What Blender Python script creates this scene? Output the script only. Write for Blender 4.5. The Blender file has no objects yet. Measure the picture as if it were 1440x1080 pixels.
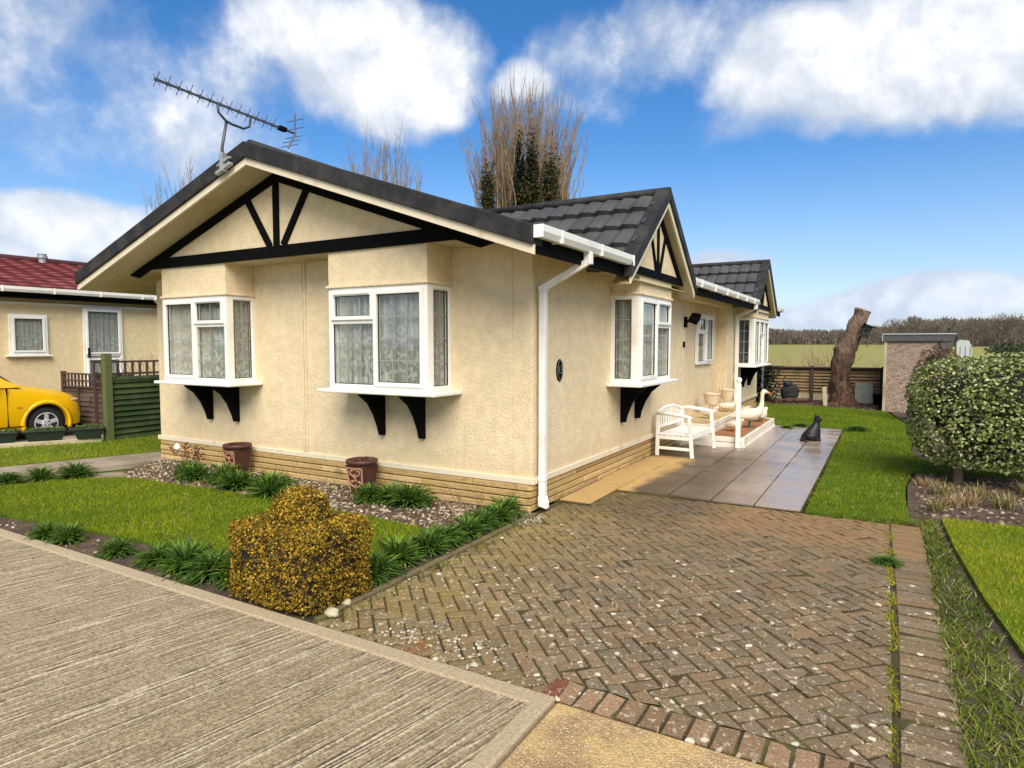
import bpy, bmesh, math, random
import numpy as np
from mathutils import Vector, Matrix, Quaternion, noise as mnoise
random.seed(7); rng = np.random.default_rng(11)
SC = bpy.context.scene
COL = SC.collection
R = math.radians

# ------------------------------------------------------------------ camera
YAW, PITCH = R(30.08), R(3.5)
CAMP = Vector((2.98, -5.536, 1.65))
FW = Vector((-math.sin(YAW)*math.cos(PITCH), math.cos(YAW)*math.cos(PITCH), -math.sin(PITCH)))
RT = Vector((math.cos(YAW), math.sin(YAW), 0)); UP = RT.cross(FW)
cd = bpy.data.cameras.new('camera'); cam = bpy.data.objects.new('camera', cd); COL.objects.link(cam)
cam.location = CAMP; cam.rotation_euler = (math.pi/2-PITCH, 0, YAW)
cd.sensor_width = 36; cd.lens = 36*908/1440; cd.clip_end = 3000; cd.clip_start = 0.05
SC.camera = cam
SC.view_settings.view_transform = 'Standard'; SC.view_settings.look = 'None'
SC.view_settings.gamma = 1; SC.view_settings.use_curve_mapping = False
SC.view_settings.exposure = 1.52

# ------------------------------------------------------------------ sun
SUN = Vector((0.42, -0.56, 0.72)).normalized()
ld = bpy.data.lights.new('sun', 'SUN'); ld.energy = 2.0; ld.angle = R(48); ld.color = (1, .91, .76)
lo = bpy.data.objects.new('sun', ld); COL.objects.link(lo)
lo.rotation_euler = SUN.to_track_quat('Z', 'Y').to_euler(); lo.location = (6, -9, 12)

# ------------------------------------------------------------------ sky with clouds
class NT:
    def __init__(s, tree): s.t = tree; s.n = tree.nodes; s.l = tree.links
    def node(s, typ, ins=None, **kw):
        n = s.n.new(typ)
        for k, v in kw.items(): setattr(n, k, v)
        if ins:
            for k, v in ins.items(): s.set(n.inputs[k], v)
        return n
    def set(s, sock, v):
        if hasattr(v, 'is_output') or isinstance(v, bpy.types.NodeSocket): s.l.new(v, sock)
        elif isinstance(v, bpy.types.Node): s.l.new(v.outputs[0], sock)
        else:
            if sock.type == 'RGBA' and hasattr(v, '__len__') and len(v) == 3: v = (*v, 1)
            sock.default_value = v
    def math(s, op, a, b=0.0, c=0.0, clamp=False):
        n = s.n.new('ShaderNodeMath'); n.operation = op; n.use_clamp = clamp
        s.set(n.inputs[0], a); s.set(n.inputs[1], b); s.set(n.inputs[2], c); return n.outputs[0]
    def vmath(s, op, a, b=(0, 0, 0)):
        n = s.n.new('ShaderNodeVectorMath'); n.operation = op
        s.set(n.inputs[0], a); s.set(n.inputs[1], b)
        return n.outputs['Value'] if op == 'DOT_PRODUCT' else n.outputs[0]
    def mix(s, f, a, b, blend='MIX'):
        n = s.n.new('ShaderNodeMix'); n.data_type = 'RGBA'; n.blend_type = blend
        s.set(n.inputs[0], f); s.set(n.inputs[6], a); s.set(n.inputs[7], b); return n.outputs[2]
    def noise(s, vec, scale, detail=4, rough=.55, dist=0.0, out=0):
        n = s.n.new('ShaderNodeTexNoise'); s.set(n.inputs['Vector'], vec)
        s.set(n.inputs['Scale'], scale); s.set(n.inputs['Detail'], detail)
        s.set(n.inputs['Roughness'], rough); s.set(n.inputs['Distortion'], dist); return n.outputs[out]
    def smooth(s, v, a, b, lo=0.0, hi=1.0, t='SMOOTHSTEP'):
        n = s.n.new('ShaderNodeMapRange'); n.interpolation_type = t
        for i, x in enumerate((v, a, b, lo, hi)): s.set(n.inputs[i], x)
        return n.outputs[0]

W = bpy.data.worlds.new('World'); SC.world = W; W.use_nodes = True
W.node_tree.nodes.clear(); N = NT(W.node_tree)
sky = N.node('ShaderNodeTexSky', sky_type='NISHITA', sun_disc=False)
sky.sun_elevation = math.asin(SUN.z); sky.sun_rotation = math.atan2(SUN.x, SUN.y); sky.air_density = 1.0
sky.dust_density = 0.6; sky.ozone_density = 2.0
D = N.node('ShaderNodeTexCoord').outputs['Generated']
Dz = N.node('ShaderNodeSeparateXYZ', {0: D}).outputs[2]
hs = N.node('ShaderNodeHueSaturation', {'Saturation': 1.36, 'Value': .70, 'Color': sky.outputs[0]}).outputs[0]
skyc = N.mix(1.0, hs, (.95, .955, 1.05), 'MULTIPLY')
def pdir(px, py): return (FW*908 + RT*(px-720) - UP*(py-540)).normalized()
warp = N.noise(D, 3.0, 3, .5, 0, 1)
Dw = N.vmath('ADD', D, N.vmath('MULTIPLY', N.vmath('SUBTRACT', warp, (.5, .5, .5)), (.085, .085, .085)))
fb = N.noise(Dw, 6.5, 9, .58)
fb2 = N.noise(N.vmath('ADD', Dw, (0, 0, .035)), 6.5, 5, .5)
fine = N.math('SUBTRACT', fb, .5)
def blob(px, py, rx, ry, w):
    c = pdir(px, py); r = c.cross(Vector((0, 0, 1))).normalized(); u = r.cross(c)
    sx, sy = rx/908, ry/908
    a = N.vmath('DOT_PRODUCT', Dw, tuple(r/sx)); b = N.vmath('DOT_PRODUCT', N.vmath('SUBTRACT', Dw, tuple(c)), tuple(u/sy))
    q = N.math('ADD', N.math('MULTIPLY', a, a), N.math('MULTIPLY', b, b))
    q = N.math('MULTIPLY', N.math('SUBTRACT', 1.0, q), w)
    back = N.math('MAXIMUM', N.math('SUBTRACT', .4, N.vmath('DOT_PRODUCT', D, tuple(c))), 0.0)
    return N.math('MULTIPLY_ADD', back, -30.0, q)
BL = [(540, 85, 135, 95, 1.2), (440, 20, 130, 50, .8), (600, 130, 70, 45, .95), (150, 70, 210, 95, .34), (230, 190, 220, 50, .24),
      (110, 325, 100, 46, 1.1), (50, 375, 160, 40, .8), (1185, 85, 170, 75, 1.1), (1330, 75, 150, 80, 1.15), (920, 65, 150, 60, .50),
      (735, 108, 48, 26, .7), (1120, 165, 130, 32, .4), (1330, 418, 150, 32, 1.0), (1190, 440, 110, 20, .6), (1010, 362, 65, 18, .5),
      (1050, 190, 70, 22, .15), (810, 145, 90, 36, .22), (1470, 110, 100, 40, .4)]
dens = None
for b in BL:
    q = blob(*b)
    if dens is None: dens = q
    else:
        n = N.n.new('ShaderNodeMath'); n.operation = 'SMOOTH_MAX'
        N.set(n.inputs[0], dens); N.set(n.inputs[1], q); n.inputs[2].default_value = .25; dens = n.outputs[0]
behind = N.smooth(N.vmath('DOT_PRODUCT', D, tuple(FW)), .55, .2)
gen = N.math('ADD', N.math('MULTIPLY', N.math('SUBTRACT', N.noise(Dw, 2.2, 5, .5), .46), 5.0), 0.0)
gen = N.math('MULTIPLY_ADD', N.math('SUBTRACT', behind, 1.0), 8.0, gen)
dens = N.math('MAXIMUM', dens, gen)
dn = N.math('MULTIPLY_ADD', fine, 1.75, dens)
cov = N.smooth(dn, -.08, .62)
lit = N.smooth(N.math('ADD', N.math('MULTIPLY', N.math('SUBTRACT', fb, fb2), 2.4), N.math('MULTIPLY', dn, .55)), -.02, .95)
cloudc = N.mix(lit, (2.8, 3.15, 3.75), (5.25, 5.3, 5.38))
col = N.mix(cov, skyc, cloudc)
hz = N.smooth(Dz, .30, .0)
col = N.mix(N.math('MULTIPLY', hz, .42), col, (2.8, 3.4, 4.4))
bg = N.node('ShaderNodeBackground', {'Color': col, 'Strength': 0.076})
N.l.new(bg.outputs[0], N.node('ShaderNodeOutputWorld').inputs[0])

# ------------------------------------------------------------------ materials
def new_mat(name):
    m = bpy.data.materials.new(name); m.use_nodes = True; m.node_tree.nodes.clear()
    return m, NT(m.node_tree)
def finish(N, bsdf):
    N.l.new(bsdf if isinstance(bsdf, bpy.types.NodeSocket) else bsdf.outputs[0], N.node('ShaderNodeOutputMaterial').inputs[0])
def M(name, base, rough=.7, var=.15, vs=4, hue=None, bump=0, bs=60, spec=.4, attr=False, metal=0, bdist=.01, dirt=None, dirts=2.0, coat=0):
    m, N = new_mat(name)
    P = N.node('ShaderNodeTexCoord').outputs['Object']
    c = N.node('ShaderNodeAttribute', attribute_name='Col').outputs[0] if attr else (*base, 1)
    n1 = N.noise(P, vs, 5)
    if var: c = N.mix(1.0, c, N.mix(n1, (1-2*var,)*3, (1+var*1.6,)*3), 'MULTIPLY')
    if hue: c = N.mix(N.smooth(N.noise(P, vs*.6, 4), .42, .68), c, (*hue, 1))
    if dirt: c = N.mix(N.smooth(N.noise(P, dirts, 6, .65), .52, .75), c, (*dirt, 1))
    b = N.node('ShaderNodeBsdfPrincipled', {'Base Color': c, 'Roughness': rough, 'Specular IOR Level': spec, 'Metallic': metal, 'Coat Weight': coat})
    if bump:
        bn = N.node('ShaderNodeBump', {'Height': N.noise(P, bs, 4, .6), 'Strength': bump, 'Distance': bdist}); N.l.new(bn.outputs[0], b.inputs['Normal'])
    finish(N, b); return m

def stucco(name, base, stain):
    m, N = new_mat(name); P = N.node('ShaderNodeTexCoord').outputs['Object']
    big = N.noise(P, .9, 5, .6); mid = N.noise(P, 9, 5, .65)
    Ps = N.vmath('MULTIPLY', P, (14, 14, 1.3))
    streak = N.noise(Ps, 1.0, 4, .6); fine = N.noise(P, 75, 3, .6)
    vor = N.node('ShaderNodeTexVoronoi', {'Vector': N.vmath('ADD', P, N.vmath('MULTIPLY', N.noise(P, 12, 2, .5, 0, 1), (.06, .06, .06))), 'Scale': 42.0}).outputs[0]
    c = N.mix(N.smooth(mid, .3, .75), tuple(x*.90 for x in base), tuple(min(1, x*1.08) for x in base))
    c = N.mix(N.math('MULTIPLY', N.smooth(streak, .52, .78), .18), c, stain)
    c = N.mix(N.math('MULTIPLY', N.smooth(big, .5, .8), .2), c, tuple(x*.8 for x in base))
    spot = N.math('MULTIPLY', N.smooth(N.noise(N.vmath('MULTIPLY', P, (1, 1, .45)), 20, 3, .5), .69, .78), .35)
    c = N.mix(spot, c, (.30, .21, .10))
    c = N.mix(N.math('MULTIPLY', N.smooth(fine, .35, .7), .16), c, tuple(x*.80 for x in base))
    Zs = N.node('ShaderNodeSeparateXYZ', {0: P}).outputs[2]
    splash = N.math('MULTIPLY', N.smooth(N.math('ADD', Zs, N.math('MULTIPLY', N.noise(P, 5, 4), -.45)), .42, .10), .30)
    c = N.mix(splash, c, stain)
    drip = N.math('MULTIPLY', N.smooth(N.noise(N.vmath('MULTIPLY', P, (22, 22, .7)), 1, 3, .5), .63, .74), N.smooth(N.noise(P, .8, 3), .48, .62))
    c = N.mix(N.math('MULTIPLY', drip, .28), c, (.33, .26, .14))
    h = N.math('ADD', N.math('MULTIPLY', vor, .9), N.math('MULTIPLY', fine, .8))
    bn = N.node('ShaderNodeBump', {'Height': h, 'Strength': .5, 'Distance': .008})
    b = N.node('ShaderNodeBsdfPrincipled', {'Base Color': c, 'Roughness': .85, 'Specular IOR Level': .2, 'Normal': bn.outputs[0]})
    finish(N, b); return m

def leafm(name, rough=.5, trans=.25, spec=.4):
    m, N = new_mat(name)
    c = N.node('ShaderNodeAttribute', attribute_name='Col').outputs[0]
    b = N.node('ShaderNodeBsdfPrincipled', {'Base Color': c, 'Roughness': rough, 'Specular IOR Level': spec})
    t = N.node('ShaderNodeBsdfTranslucent', {'Color': c})
    x = N.node('ShaderNodeMixShader', {0: trans}); N.l.new(b.outputs[0], x.inputs[1]); N.l.new(t.outputs[0], x.inputs[2])
    finish(N, x); return m

MT = {}
MT['stucco'] = stucco('stucco', (.73, .60, .395), (.50, .38, .2))
MT['stucco_pale'] = stucco('stucco_pale', (.70, .57, .34), (.48, .38, .2))
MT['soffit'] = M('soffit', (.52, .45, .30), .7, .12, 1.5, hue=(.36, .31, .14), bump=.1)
MT['cream'] = M('cream', (.70, .62, .46), .5, .06, 3, dirt=(.42, .34, .2), dirts=3)
MT['white'] = M('white', (.80, .79, .75), .35, .04, 3, spec=.5, dirt=(.62, .58, .48), dirts=2.2)
MT['white_old'] = M('white_old', (.72, .67, .58), .5, .08, 5, dirt=(.45, .36, .24), dirts=4)
MT['black'] = M('black', (.0045, .0045, .005), .7, .2, 8, bump=.2, bs=40, spec=.05)
MT['roofcap'] = M('roofcap', (.020, .020, .021), .65, .3, 6, bump=.5, bs=30, hue=(.040, .038, .036), spec=.25)
MT['tile'] = M('tile', (.060, .059, .060), .5, .12, 3, bump=.15, bs=300, bdist=.002, hue=(.078, .075, .072), spec=.3)
MT['redtile'] = M('redtile', (.19, .042, .040), .55, .15, 3, bump=.1, bs=200, hue=(.24, .075, .065))
MT['lead'] = M('lead', (.27, .275, .28), .4, .1, 20)
MT['darkin'] = M('darkin', (.035, .036, .038), .8, .2, 3)  # near-black colour standing in for unlit rooms behind the glass
MT['metal'] = M('metal', (.10, .10, .105), .5, .2, 20, metal=.5)
MT['galv'] = M('galv', (.45, .45, .45), .4, .15, 12, metal=.6)
MT['soil'] = M('soil', (.075, .050, .035), .95, .35, 9, bump=1, bs=35, bdist=.03, hue=(.12, .085, .06))
MT['darkwood'] = M('darkwood', (.075, .045, .036), .8, .3, 7, bump=.4, bs=25)
MT['terra'] = M('terra', (.075, .030, .024), .5, .25, 12, bump=.2, bs=50)
MT['terra_pat'] = M('terra_pat', (.42, .22, .13), .6, .2, 14)
MT['orange'] = M('orange', (.6, .22, .03), .4)
MT['leaf'] = leafm('leaf', .62, .25, .22)
MT['blade'] = leafm('blade', .6, .3, .08)
MT['twig'] = M('twig', (.26, .19, .125), .85, .25, 2, hue=(.38, .29, .195), spec=.1)
MT['hoop'] = M('hoop', (.64, .53, .36), .5, .05, 6)

def stone_mat():
    m, N = new_mat('stone'); P = N.node('ShaderNodeTexCoord').outputs['Object']
    a = N.node('ShaderNodeAttribute', attribute_name='Col').outputs[0]
    n = N.noise(P, 14, 6, .65)
    c = N.mix(1.0, a, N.mix(n, (.62,)*3, (1.35,)*3), 'MULTIPLY')
    c = N.mix(N.smooth(N.noise(P, 4, 5), .58, .75), c, (.24, .17, .06))
    h = N.math('ADD', N.noise(N.vmath('MULTIPLY', P, (9, 9, 40)), 1, 4), N.math('MULTIPLY', N.noise(P, 70, 3), .5))
    bn = N.node('ShaderNodeBump', {'Height': h, 'Strength': .7, 'Distance': .015})
    finish(N, N.node('ShaderNodeBsdfPrincipled', {'Base Color': c, 'Roughness': .8, 'Normal': bn.outputs[0]})); return m
MT['stone'] = stone_mat()

def paver_mat():
    m, N = new_mat('paver'); P = N.node('ShaderNodeTexCoord').outputs['Object']
    a = N.node('ShaderNodeAttribute', attribute_name='Col').outputs[0]
    XY = N.node('ShaderNodeSeparateXYZ', {0: P})
    gr = N.math('MULTIPLY_ADD', N.noise(P, 75, 4, .7), .55, N.math('MULTIPLY', N.noise(P, 190, 2, .7), .45))
    c = N.mix(1.0, a, N.mix(N.smooth(gr, .30, .72), (.50,)*3, (1.5,)*3), 'MULTIPLY')
    c = N.mix(N.math('MULTIPLY', N.smooth(N.noise(P, 7, 5, .65), .5, .7), .35), c, (.12, .085, .045))
    # mossy green-brown film toward the garden side, wet darker patch by the patio
    moss = N.math('MULTIPLY', N.smooth(N.math('ADD', XY.outputs[0], N.math('MULTIPLY', N.math('SUBTRACT', N.noise(P, 1.6, 4), .5), 2.2)), 1.6, .2), .62)
    c = N.mix(N.math('MULTIPLY', moss, N.smooth(N.noise(P, 5, 5, .65), .25, .7)), c, (.25, .185, .045))
    wet = N.smooth(N.math('ADD', N.vmath('DOT_PRODUCT', N.vmath('SUBTRACT', P, (.95, .35, 0)), (-.25, .75, 0)),
                   N.math('MULTIPLY', N.math('SUBTRACT', N.noise(P, 1.3, 4), .5), 1.5)), -.35, .3)
    wet = N.math('MULTIPLY', wet, N.smooth(XY.outputs[0], 1.9, 1.2))
    c = N.mix(N.math('MULTIPLY', wet, .5), c, (.045, .034, .022))
    och = N.math('MULTIPLY', N.smooth(XY.outputs[0], 1.25, 1.8), N.smooth(N.math('ADD', XY.outputs[1], N.math('MULTIPLY', N.noise(P, 2, 3), .9)), .35, 1.1))
    c = N.mix(N.math('MULTIPLY', och, .45), c, (.26, .15, .06))
    lich = N.noise(P, 26, 6, .68, .4); fl = N.smooth(N.noise(P, 62, 4, .6), .635, .68)
    zone = N.smooth(N.math('ADD', N.math('MULTIPLY', N.noise(P, 1.4, 3), 1.6), N.math('MULTIPLY', XY.outputs[1], -.30)), .75, 1.5)
    lm = N.math('MULTIPLY', N.smooth(lich, .565, .64), N.math('MULTIPLY_ADD', zone, .85, .12))
    c = N.mix(lm, c, (.46, .40, .28)); c = N.mix(N.math('MULTIPLY', fl, N.math('MULTIPLY_ADD', zone, .65, .03)), c, (.54, .47, .34))
    vv = N.node('ShaderNodeTexVoronoi', {'Vector': N.vmath('ADD', P, N.vmath('MULTIPLY', N.noise(P, 30, 3, .6, 0, 1), (.03, .03, 0))), 'Scale': 15.0})
    pick = N.node('ShaderNodeSeparateColor', {0: vv.outputs['Color']}).outputs[0]
    spot = N.math('MULTIPLY', N.smooth(vv.outputs['Distance'], .30, .22), N.smooth(N.math('MULTIPLY_ADD', zone, .22, pick), .98, 1.02))
    c = N.mix(N.math('MULTIPLY', spot, .85), c, (.62, .57, .45))
    rough = N.smooth(wet, 0, 1, .9, .45)
    bn = N.node('ShaderNodeBump', {'Height': gr, 'Strength': .8, 'Distance': .005})
    finish(N, N.node('ShaderNodeBsdfPrincipled', {'Base Color': c, 'Roughness': rough, 'Specular IOR Level': .22, 'Normal': bn.outputs[0]})); return m
MT['paver'] = paver_mat()
MT['joint'] = M('joint', (.045, .034, .014), .95, .4, 6, hue=(.085, .085, .02), bump=.5, bs=80)

def road_mat(name, smooth=False):
    m, N = new_mat(name); P = N.node('ShaderNodeTexCoord').outputs['Object']
    ang = R(11.5)
    u = N.vmath('DOT_PRODUCT', P, (math.cos(ang), -math.sin(ang), 0))
    v = N.vmath('DOT_PRODUCT', P, (math.sin(ang), math.cos(ang), 0))
    def comb(a, b): return N.node('ShaderNodeCombineXYZ', {0: a, 1: b}).outputs[0]
    wob = N.math('MULTIPLY', N.math('SUBTRACT', N.noise(P, 1.6, 3), .5), .02)
    uu = N.math('ADD', u, wob)
    ridge = N.noise(comb(N.math('MULTIPLY', uu, 24), N.math('MULTIPLY', v, .42)), 1.0, 2, .5)
    fine = N.noise(comb(N.math('MULTIPLY', uu, 60), N.math('MULTIPLY', v, 3)), 1.0, 4, .6)
    crest = N.smooth(N.math('ABSOLUTE', N.math('SUBTRACT', ridge, .5)), .055, .0)
    g1 = N.noise(P, 62, 3, .65); g2 = N.noise(P, 140, 3, .7); big = N.noise(P, 1.1, 5, .6)
    grit = N.math('MULTIPLY_ADD', g1, .65, N.math('MULTIPLY', g2, .45))
    c = N.mix(big, (.30, .235, .145), (.39, .315, .205))
    c = N.mix(N.math('MULTIPLY', N.smooth(N.math('ADD', N.vmath('DOT_PRODUCT', P, (.5, -.1, 0)), N.noise(P, 1, 3)), .2, 1.4), .35), c, (.33, .235, .11))
    if smooth: c = N.mix(.40, c, (.43, .35, .235))
    else:
        c = N.mix(N.math('MULTIPLY', N.smooth(fine, .55, .30), .55), c, (.12, .088, .052))
        c = N.mix(N.math('MULTIPLY', crest, N.smooth(fine, .3, .5, .35, .85)), c, (.58, .49, .34))
        groove = N.smooth(N.math('ABSOLUTE', N.math('SUBTRACT', N.noise(comb(N.math('MULTIPLY_ADD', uu, 24, .28), N.math('MULTIPLY', v, .42)), 1.0, 2, .5), .5)), .022, .0)
        c = N.mix(N.math('MULTIPLY', groove, N.smooth(N.noise(P, 6, 3), .40, .58)), c, (.085, .06, .035))
    lo_, hi_ = (.72, 1.28) if smooth else (.48, 1.55)
    c = N.mix(1.0, c, N.mix(N.smooth(grit, .34, .78), (lo_,)*3, (hi_,)*3), 'MULTIPLY')
    c = N.mix(N.smooth(g1, .70, .76), c, (.58, .52, .40))
    st = N.math('MULTIPLY', N.smooth(N.noise(P, .55, 5, .65), .56, .72), .35); c = N.mix(st, c, (.16, .13, .09))
    h = N.math('ADD', N.math('MULTIPLY', N.math('ADD', crest, fine), .1 if smooth else 1.0), N.math('MULTIPLY', grit, .5 if smooth else 1.4))
    bn = N.node('ShaderNodeBump', {'Height': h, 'Strength': .9, 'Distance': .011})
    finish(N, N.node('ShaderNodeBsdfPrincipled', {'Base Color': c, 'Roughness': .8, 'Specular IOR Level': .3, 'Normal': bn.outputs[0]})); return m
MT['road'] = road_mat('road'); MT['roadedge'] = road_mat('roadedge', True)

def agg_mat():
    m, N = new_mat('aggregate'); P = N.node('ShaderNodeTexCoord').outputs['Object']
    v = N.node('ShaderNodeTexVoronoi', {'Vector': P, 'Scale': 95.0})
    big = N.noise(P, 2.5, 5, .6)
    base = N.mix(N.smooth(big, .4, .65), (.50, .33, .12), (.27, .18, .08))
    st = N.mix(N.node('ShaderNodeSeparateColor', {0: v.outputs['Color']}).outputs[0], (.22, .14, .07), (.66, .52, .32))
    c = N.mix(N.smooth(v.outputs['Distance'], .52, .3), base, st)
    bn = N.node('ShaderNodeBump', {'Height': v.outputs['Distance'], 'Strength': .8, 'Distance': -.006})
    finish(N, N.node('ShaderNodeBsdfPrincipled', {'Base Color': c, 'Roughness': .75, 'Normal': bn.outputs[0]})); return m
MT['agg'] = agg_mat()

def slab_mat():
    m, N = new_mat('slab'); P = N.node('ShaderNodeTexCoord').outputs['Object']
    a = N.node('ShaderNodeAttribute', attribute_name='Col').outputs[0]
    X = N.node('ShaderNodeSeparateXYZ', {0: P}).outputs[0]
    n = N.noise(P, 2.2, 5, .6); g = N.noise(P, 90, 3, .6)
    c = N.mix(1.0, a, N.mix(n, (.7,)*3, (1.3,)*3), 'MULTIPLY')
    Y = N.node('ShaderNodeSeparateXYZ', {0: P}).outputs[1]
    wobx = N.math('ADD', X, N.math('MULTIPLY', N.math('SUBTRACT', N.noise(P, 2.2, 3), .5), .5))
    dry = N.math('MULTIPLY', N.smooth(wobx, .70, .50), N.smooth(Y, 3.9, 3.4))
    brown = N.math('MULTIPLY', N.smooth(wobx, 1.95, 1.1), N.smooth(Y, 5.8, 3.6))
    c = N.mix(N.math('MULTIPLY', brown, .85), c, (.070, .050, .026))
    c = N.mix(dry, c, N.mix(n, (.34, .215, .08), (.50, .34, .15)))
    c = N.mix(1.0, c, N.mix(g, (.8,)*3, (1.2,)*3), 'MULTIPLY')
    rough = N.mix(dry, N.mix(N.smooth(n, .35, .65), (.10,)*3, (.34,)*3), (.85,)*3)
    h = N.math('ADD', N.math('MULTIPLY', N.noise(N.vmath('MULTIPLY', P, (1, 2.5, 1)), 3.2, 4), 1.0), N.math('MULTIPLY', g, .12))
    bn = N.node('ShaderNodeBump', {'Height': h, 'Strength': .35, 'Distance': .02})
    finish(N, N.node('ShaderNodeBsdfPrincipled', {'Base Color': c, 'Roughness': N.math('MULTIPLY_ADD', brown, .22, rough), 'Specular IOR Level': N.math('MULTIPLY_ADD', brown, -.22, .38), 'Normal': bn.outputs[0]})); return m
MT['slab'] = slab_mat()

def field_mat():
    m, N = new_mat('field'); P = N.node('ShaderNodeTexCoord').outputs['Object']
    n = N.noise(P, .05, 5, .6); r = N.noise(N.vmath('MULTIPLY', P, (.9, .05, 1)), 1.0, 4, .6); f = N.noise(P, 2.5, 4, .7)
    c = N.mix(n, (.27, .24, .07), (.22, .23, .065)); c = N.mix(N.math('MULTIPLY', N.smooth(r, .4, .65), .5), c, (.25, .21, .09))
    c = N.mix(1.0, c, N.mix(f, (.75,)*3, (1.25,)*3), 'MULTIPLY')
    finish(N, N.node('ShaderNodeBsdfPrincipled', {'Base Color': c, 'Roughness': .9, 'Specular IOR Level': .1})); return m
MT['field'] = field_mat()
MT['lawn'] = M('lawn', (.075, .130, .010), .9, .3, 5, hue=(.11, .155, .012), bump=1, bs=90, bdist=.02, spec=.1)
MT['lawn_yellow'] = M('lawn_yellow', (.12, .17, .014), .9, .25, 4, hue=(.18, .19, .018), bump=1, bs=90, bdist=.02, spec=.1)  # brighter, yellower grass of the side and neighbour lawns
MT['path'] = M('path', (.30, .25, .19), .8, .2, 3, hue=(.2, .165, .11), bump=.4, bs=60, dirt=(.13, .11, .06))

def glass_mat():
    m, N = new_mat('glass')
    geo = N.node('ShaderNodeNewGeometry')
    cs = N.math('ABSOLUTE', N.vmath('DOT_PRODUCT', geo.outputs['Incoming'], geo.outputs['Normal']))
    f = N.math('MULTIPLY_ADD', N.math('POWER', N.math('SUBTRACT', 1.0, cs), 4.0), .90, .11, True)
    g = N.node('ShaderNodeBsdfGlossy', {'Color': (1, 1, 1, 1), 'Roughness': .01}); t = N.node('ShaderNodeBsdfTransparent', {'Color': (.86, .89, .88, 1)})
    x = N.node('ShaderNodeMixShader', {0: f}); N.l.new(t.outputs[0], x.inputs[1]); N.l.new(g.outputs[0], x.inputs[2])
    finish(N, x); return m
MT['glass'] = glass_mat()
def lace_mat():
    m, N = new_mat('lace'); P = N.node('ShaderNodeTexCoord').outputs['Object']
    sp = N.node('ShaderNodeSeparateXYZ', {0: P}); s = N.math('ADD', sp.outputs[0], sp.outputs[1])
    q = N.node('ShaderNodeCombineXYZ', {0: N.math('MULTIPLY', s, 7.3), 1: N.math('MULTIPLY', sp.outputs[2], 6)}).outputs[0]
    v = N.node('ShaderNodeTexVoronoi', {'Vector': q, 'Scale': 1.0, 'Randomness': .9}, feature='F1').outputs[0]
    ring = N.math('SINE', N.math('MULTIPLY_ADD', v, 15.0, N.math('MULTIPLY', N.noise(q, 1.6, 2), 9.0)))
    low = N.smooth(sp.outputs[2], 2.25, 1.35)
    pat = N.math('MULTIPLY', N.smooth(ring, .1, .55), N.math('MULTIPLY_ADD', low, .75, .15))
    fold = N.noise(N.node('ShaderNodeCombineXYZ', {0: N.math('MULTIPLY', s, 26)}).outputs[0], 1.0, 2)
    dens = N.math('ADD', N.math('MULTIPLY_ADD', N.smooth(fold, .3, .7), .26, .36), N.math('MULTIPLY', pat, .36), 0, True)
    b = N.node('ShaderNodeBsdfPrincipled', {'Base Color': (.62, .63, .59, 1), 'Roughness': .9, 'Specular IOR Level': 0.0})
    t = N.node('ShaderNodeBsdfTransparent'); x = N.node('ShaderNodeMixShader', {0: dens})
    N.l.new(t.outputs[0], x.inputs[1]); N.l.new(b.outputs[0], x.inputs[2]); finish(N, x); return m
MT['lace'] = lace_mat()

def wood_mat(name, a, b, c3):
    m, N = new_mat(name); P = N.node('ShaderNodeTexCoord').outputs['Object']
    n = N.noise(N.vmath('MULTIPLY', P, (2, 2, 14)), 1.6, 5, .65); k = N.noise(P, 1.7, 4, .6)
    c = N.mix(n, a, b); c = N.mix(N.smooth(k, .48, .66), c, c3)
    bn = N.node('ShaderNodeBump', {'Height': n, 'Strength': .5, 'Distance': .01})
    finish(N, N.node('ShaderNodeBsdfPrincipled', {'Base Color': c, 'Roughness': .85, 'Specular IOR Level': .2, 'Normal': bn.outputs[0]})); return m
MT['greenfence'] = wood_mat('greenfence', (.018, .034, .014), (.045, .075, .028), (.06, .085, .03))
MT['greenpost'] = wood_mat('greenpost', (.07, .09, .035), (.14, .16, .06), (.10, .12, .04))
MT['oldfence'] = wood_mat('oldfence', (.16, .10, .05), (.34, .23, .12), (.13, .13, .05))
MT['deck'] = wood_mat('deck', (.22, .105, .045), (.34, .17, .075), (.26, .12, .05))
def bark_mat():
    m, N = new_mat('bark'); P = N.node('ShaderNodeTexCoord').outputs['Object']
    n = N.noise(N.vmath('MULTIPLY', P, (9, 9, 2.4)), 1.0, 6, .7, .8); k = N.noise(P, 2.2, 5, .65); g = N.noise(P, 16, 4, .7)
    c = N.mix(N.smooth(n, .3, .7), (.022, .012, .009), (.20, .125, .09)); c = N.mix(N.math('MULTIPLY', N.smooth(k, .45, .62), .7), c, (.11, .048, .034))
    Z = N.node('ShaderNodeSeparateXYZ', {0: P}).outputs[2]
    c = N.mix(N.math('MULTIPLY', N.smooth(Z, .7, 2.0), .6), c, N.mix(g, (.16, .115, .085), (.34, .25, .19)))
    bn = N.node('ShaderNodeBump', {'Height': N.math('ADD', n, N.math('MULTIPLY', g, .6)), 'Strength': 1.0, 'Distance': .07})
    finish(N, N.node('ShaderNodeBsdfPrincipled', {'Base Color': c, 'Roughness': .9, 'Specular IOR Level': .15, 'Normal': bn.outputs[0]})); return m
MT['bark'] = bark_mat()
MT['barktop'] = wood_mat('barktop', (.22, .16, .12), (.34, .25, .2), (.18, .13, .1))
MT['treebark'] = wood_mat('treebark', (.10, .08, .05), (.17, .13, .085), (.10, .10, .04))
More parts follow.
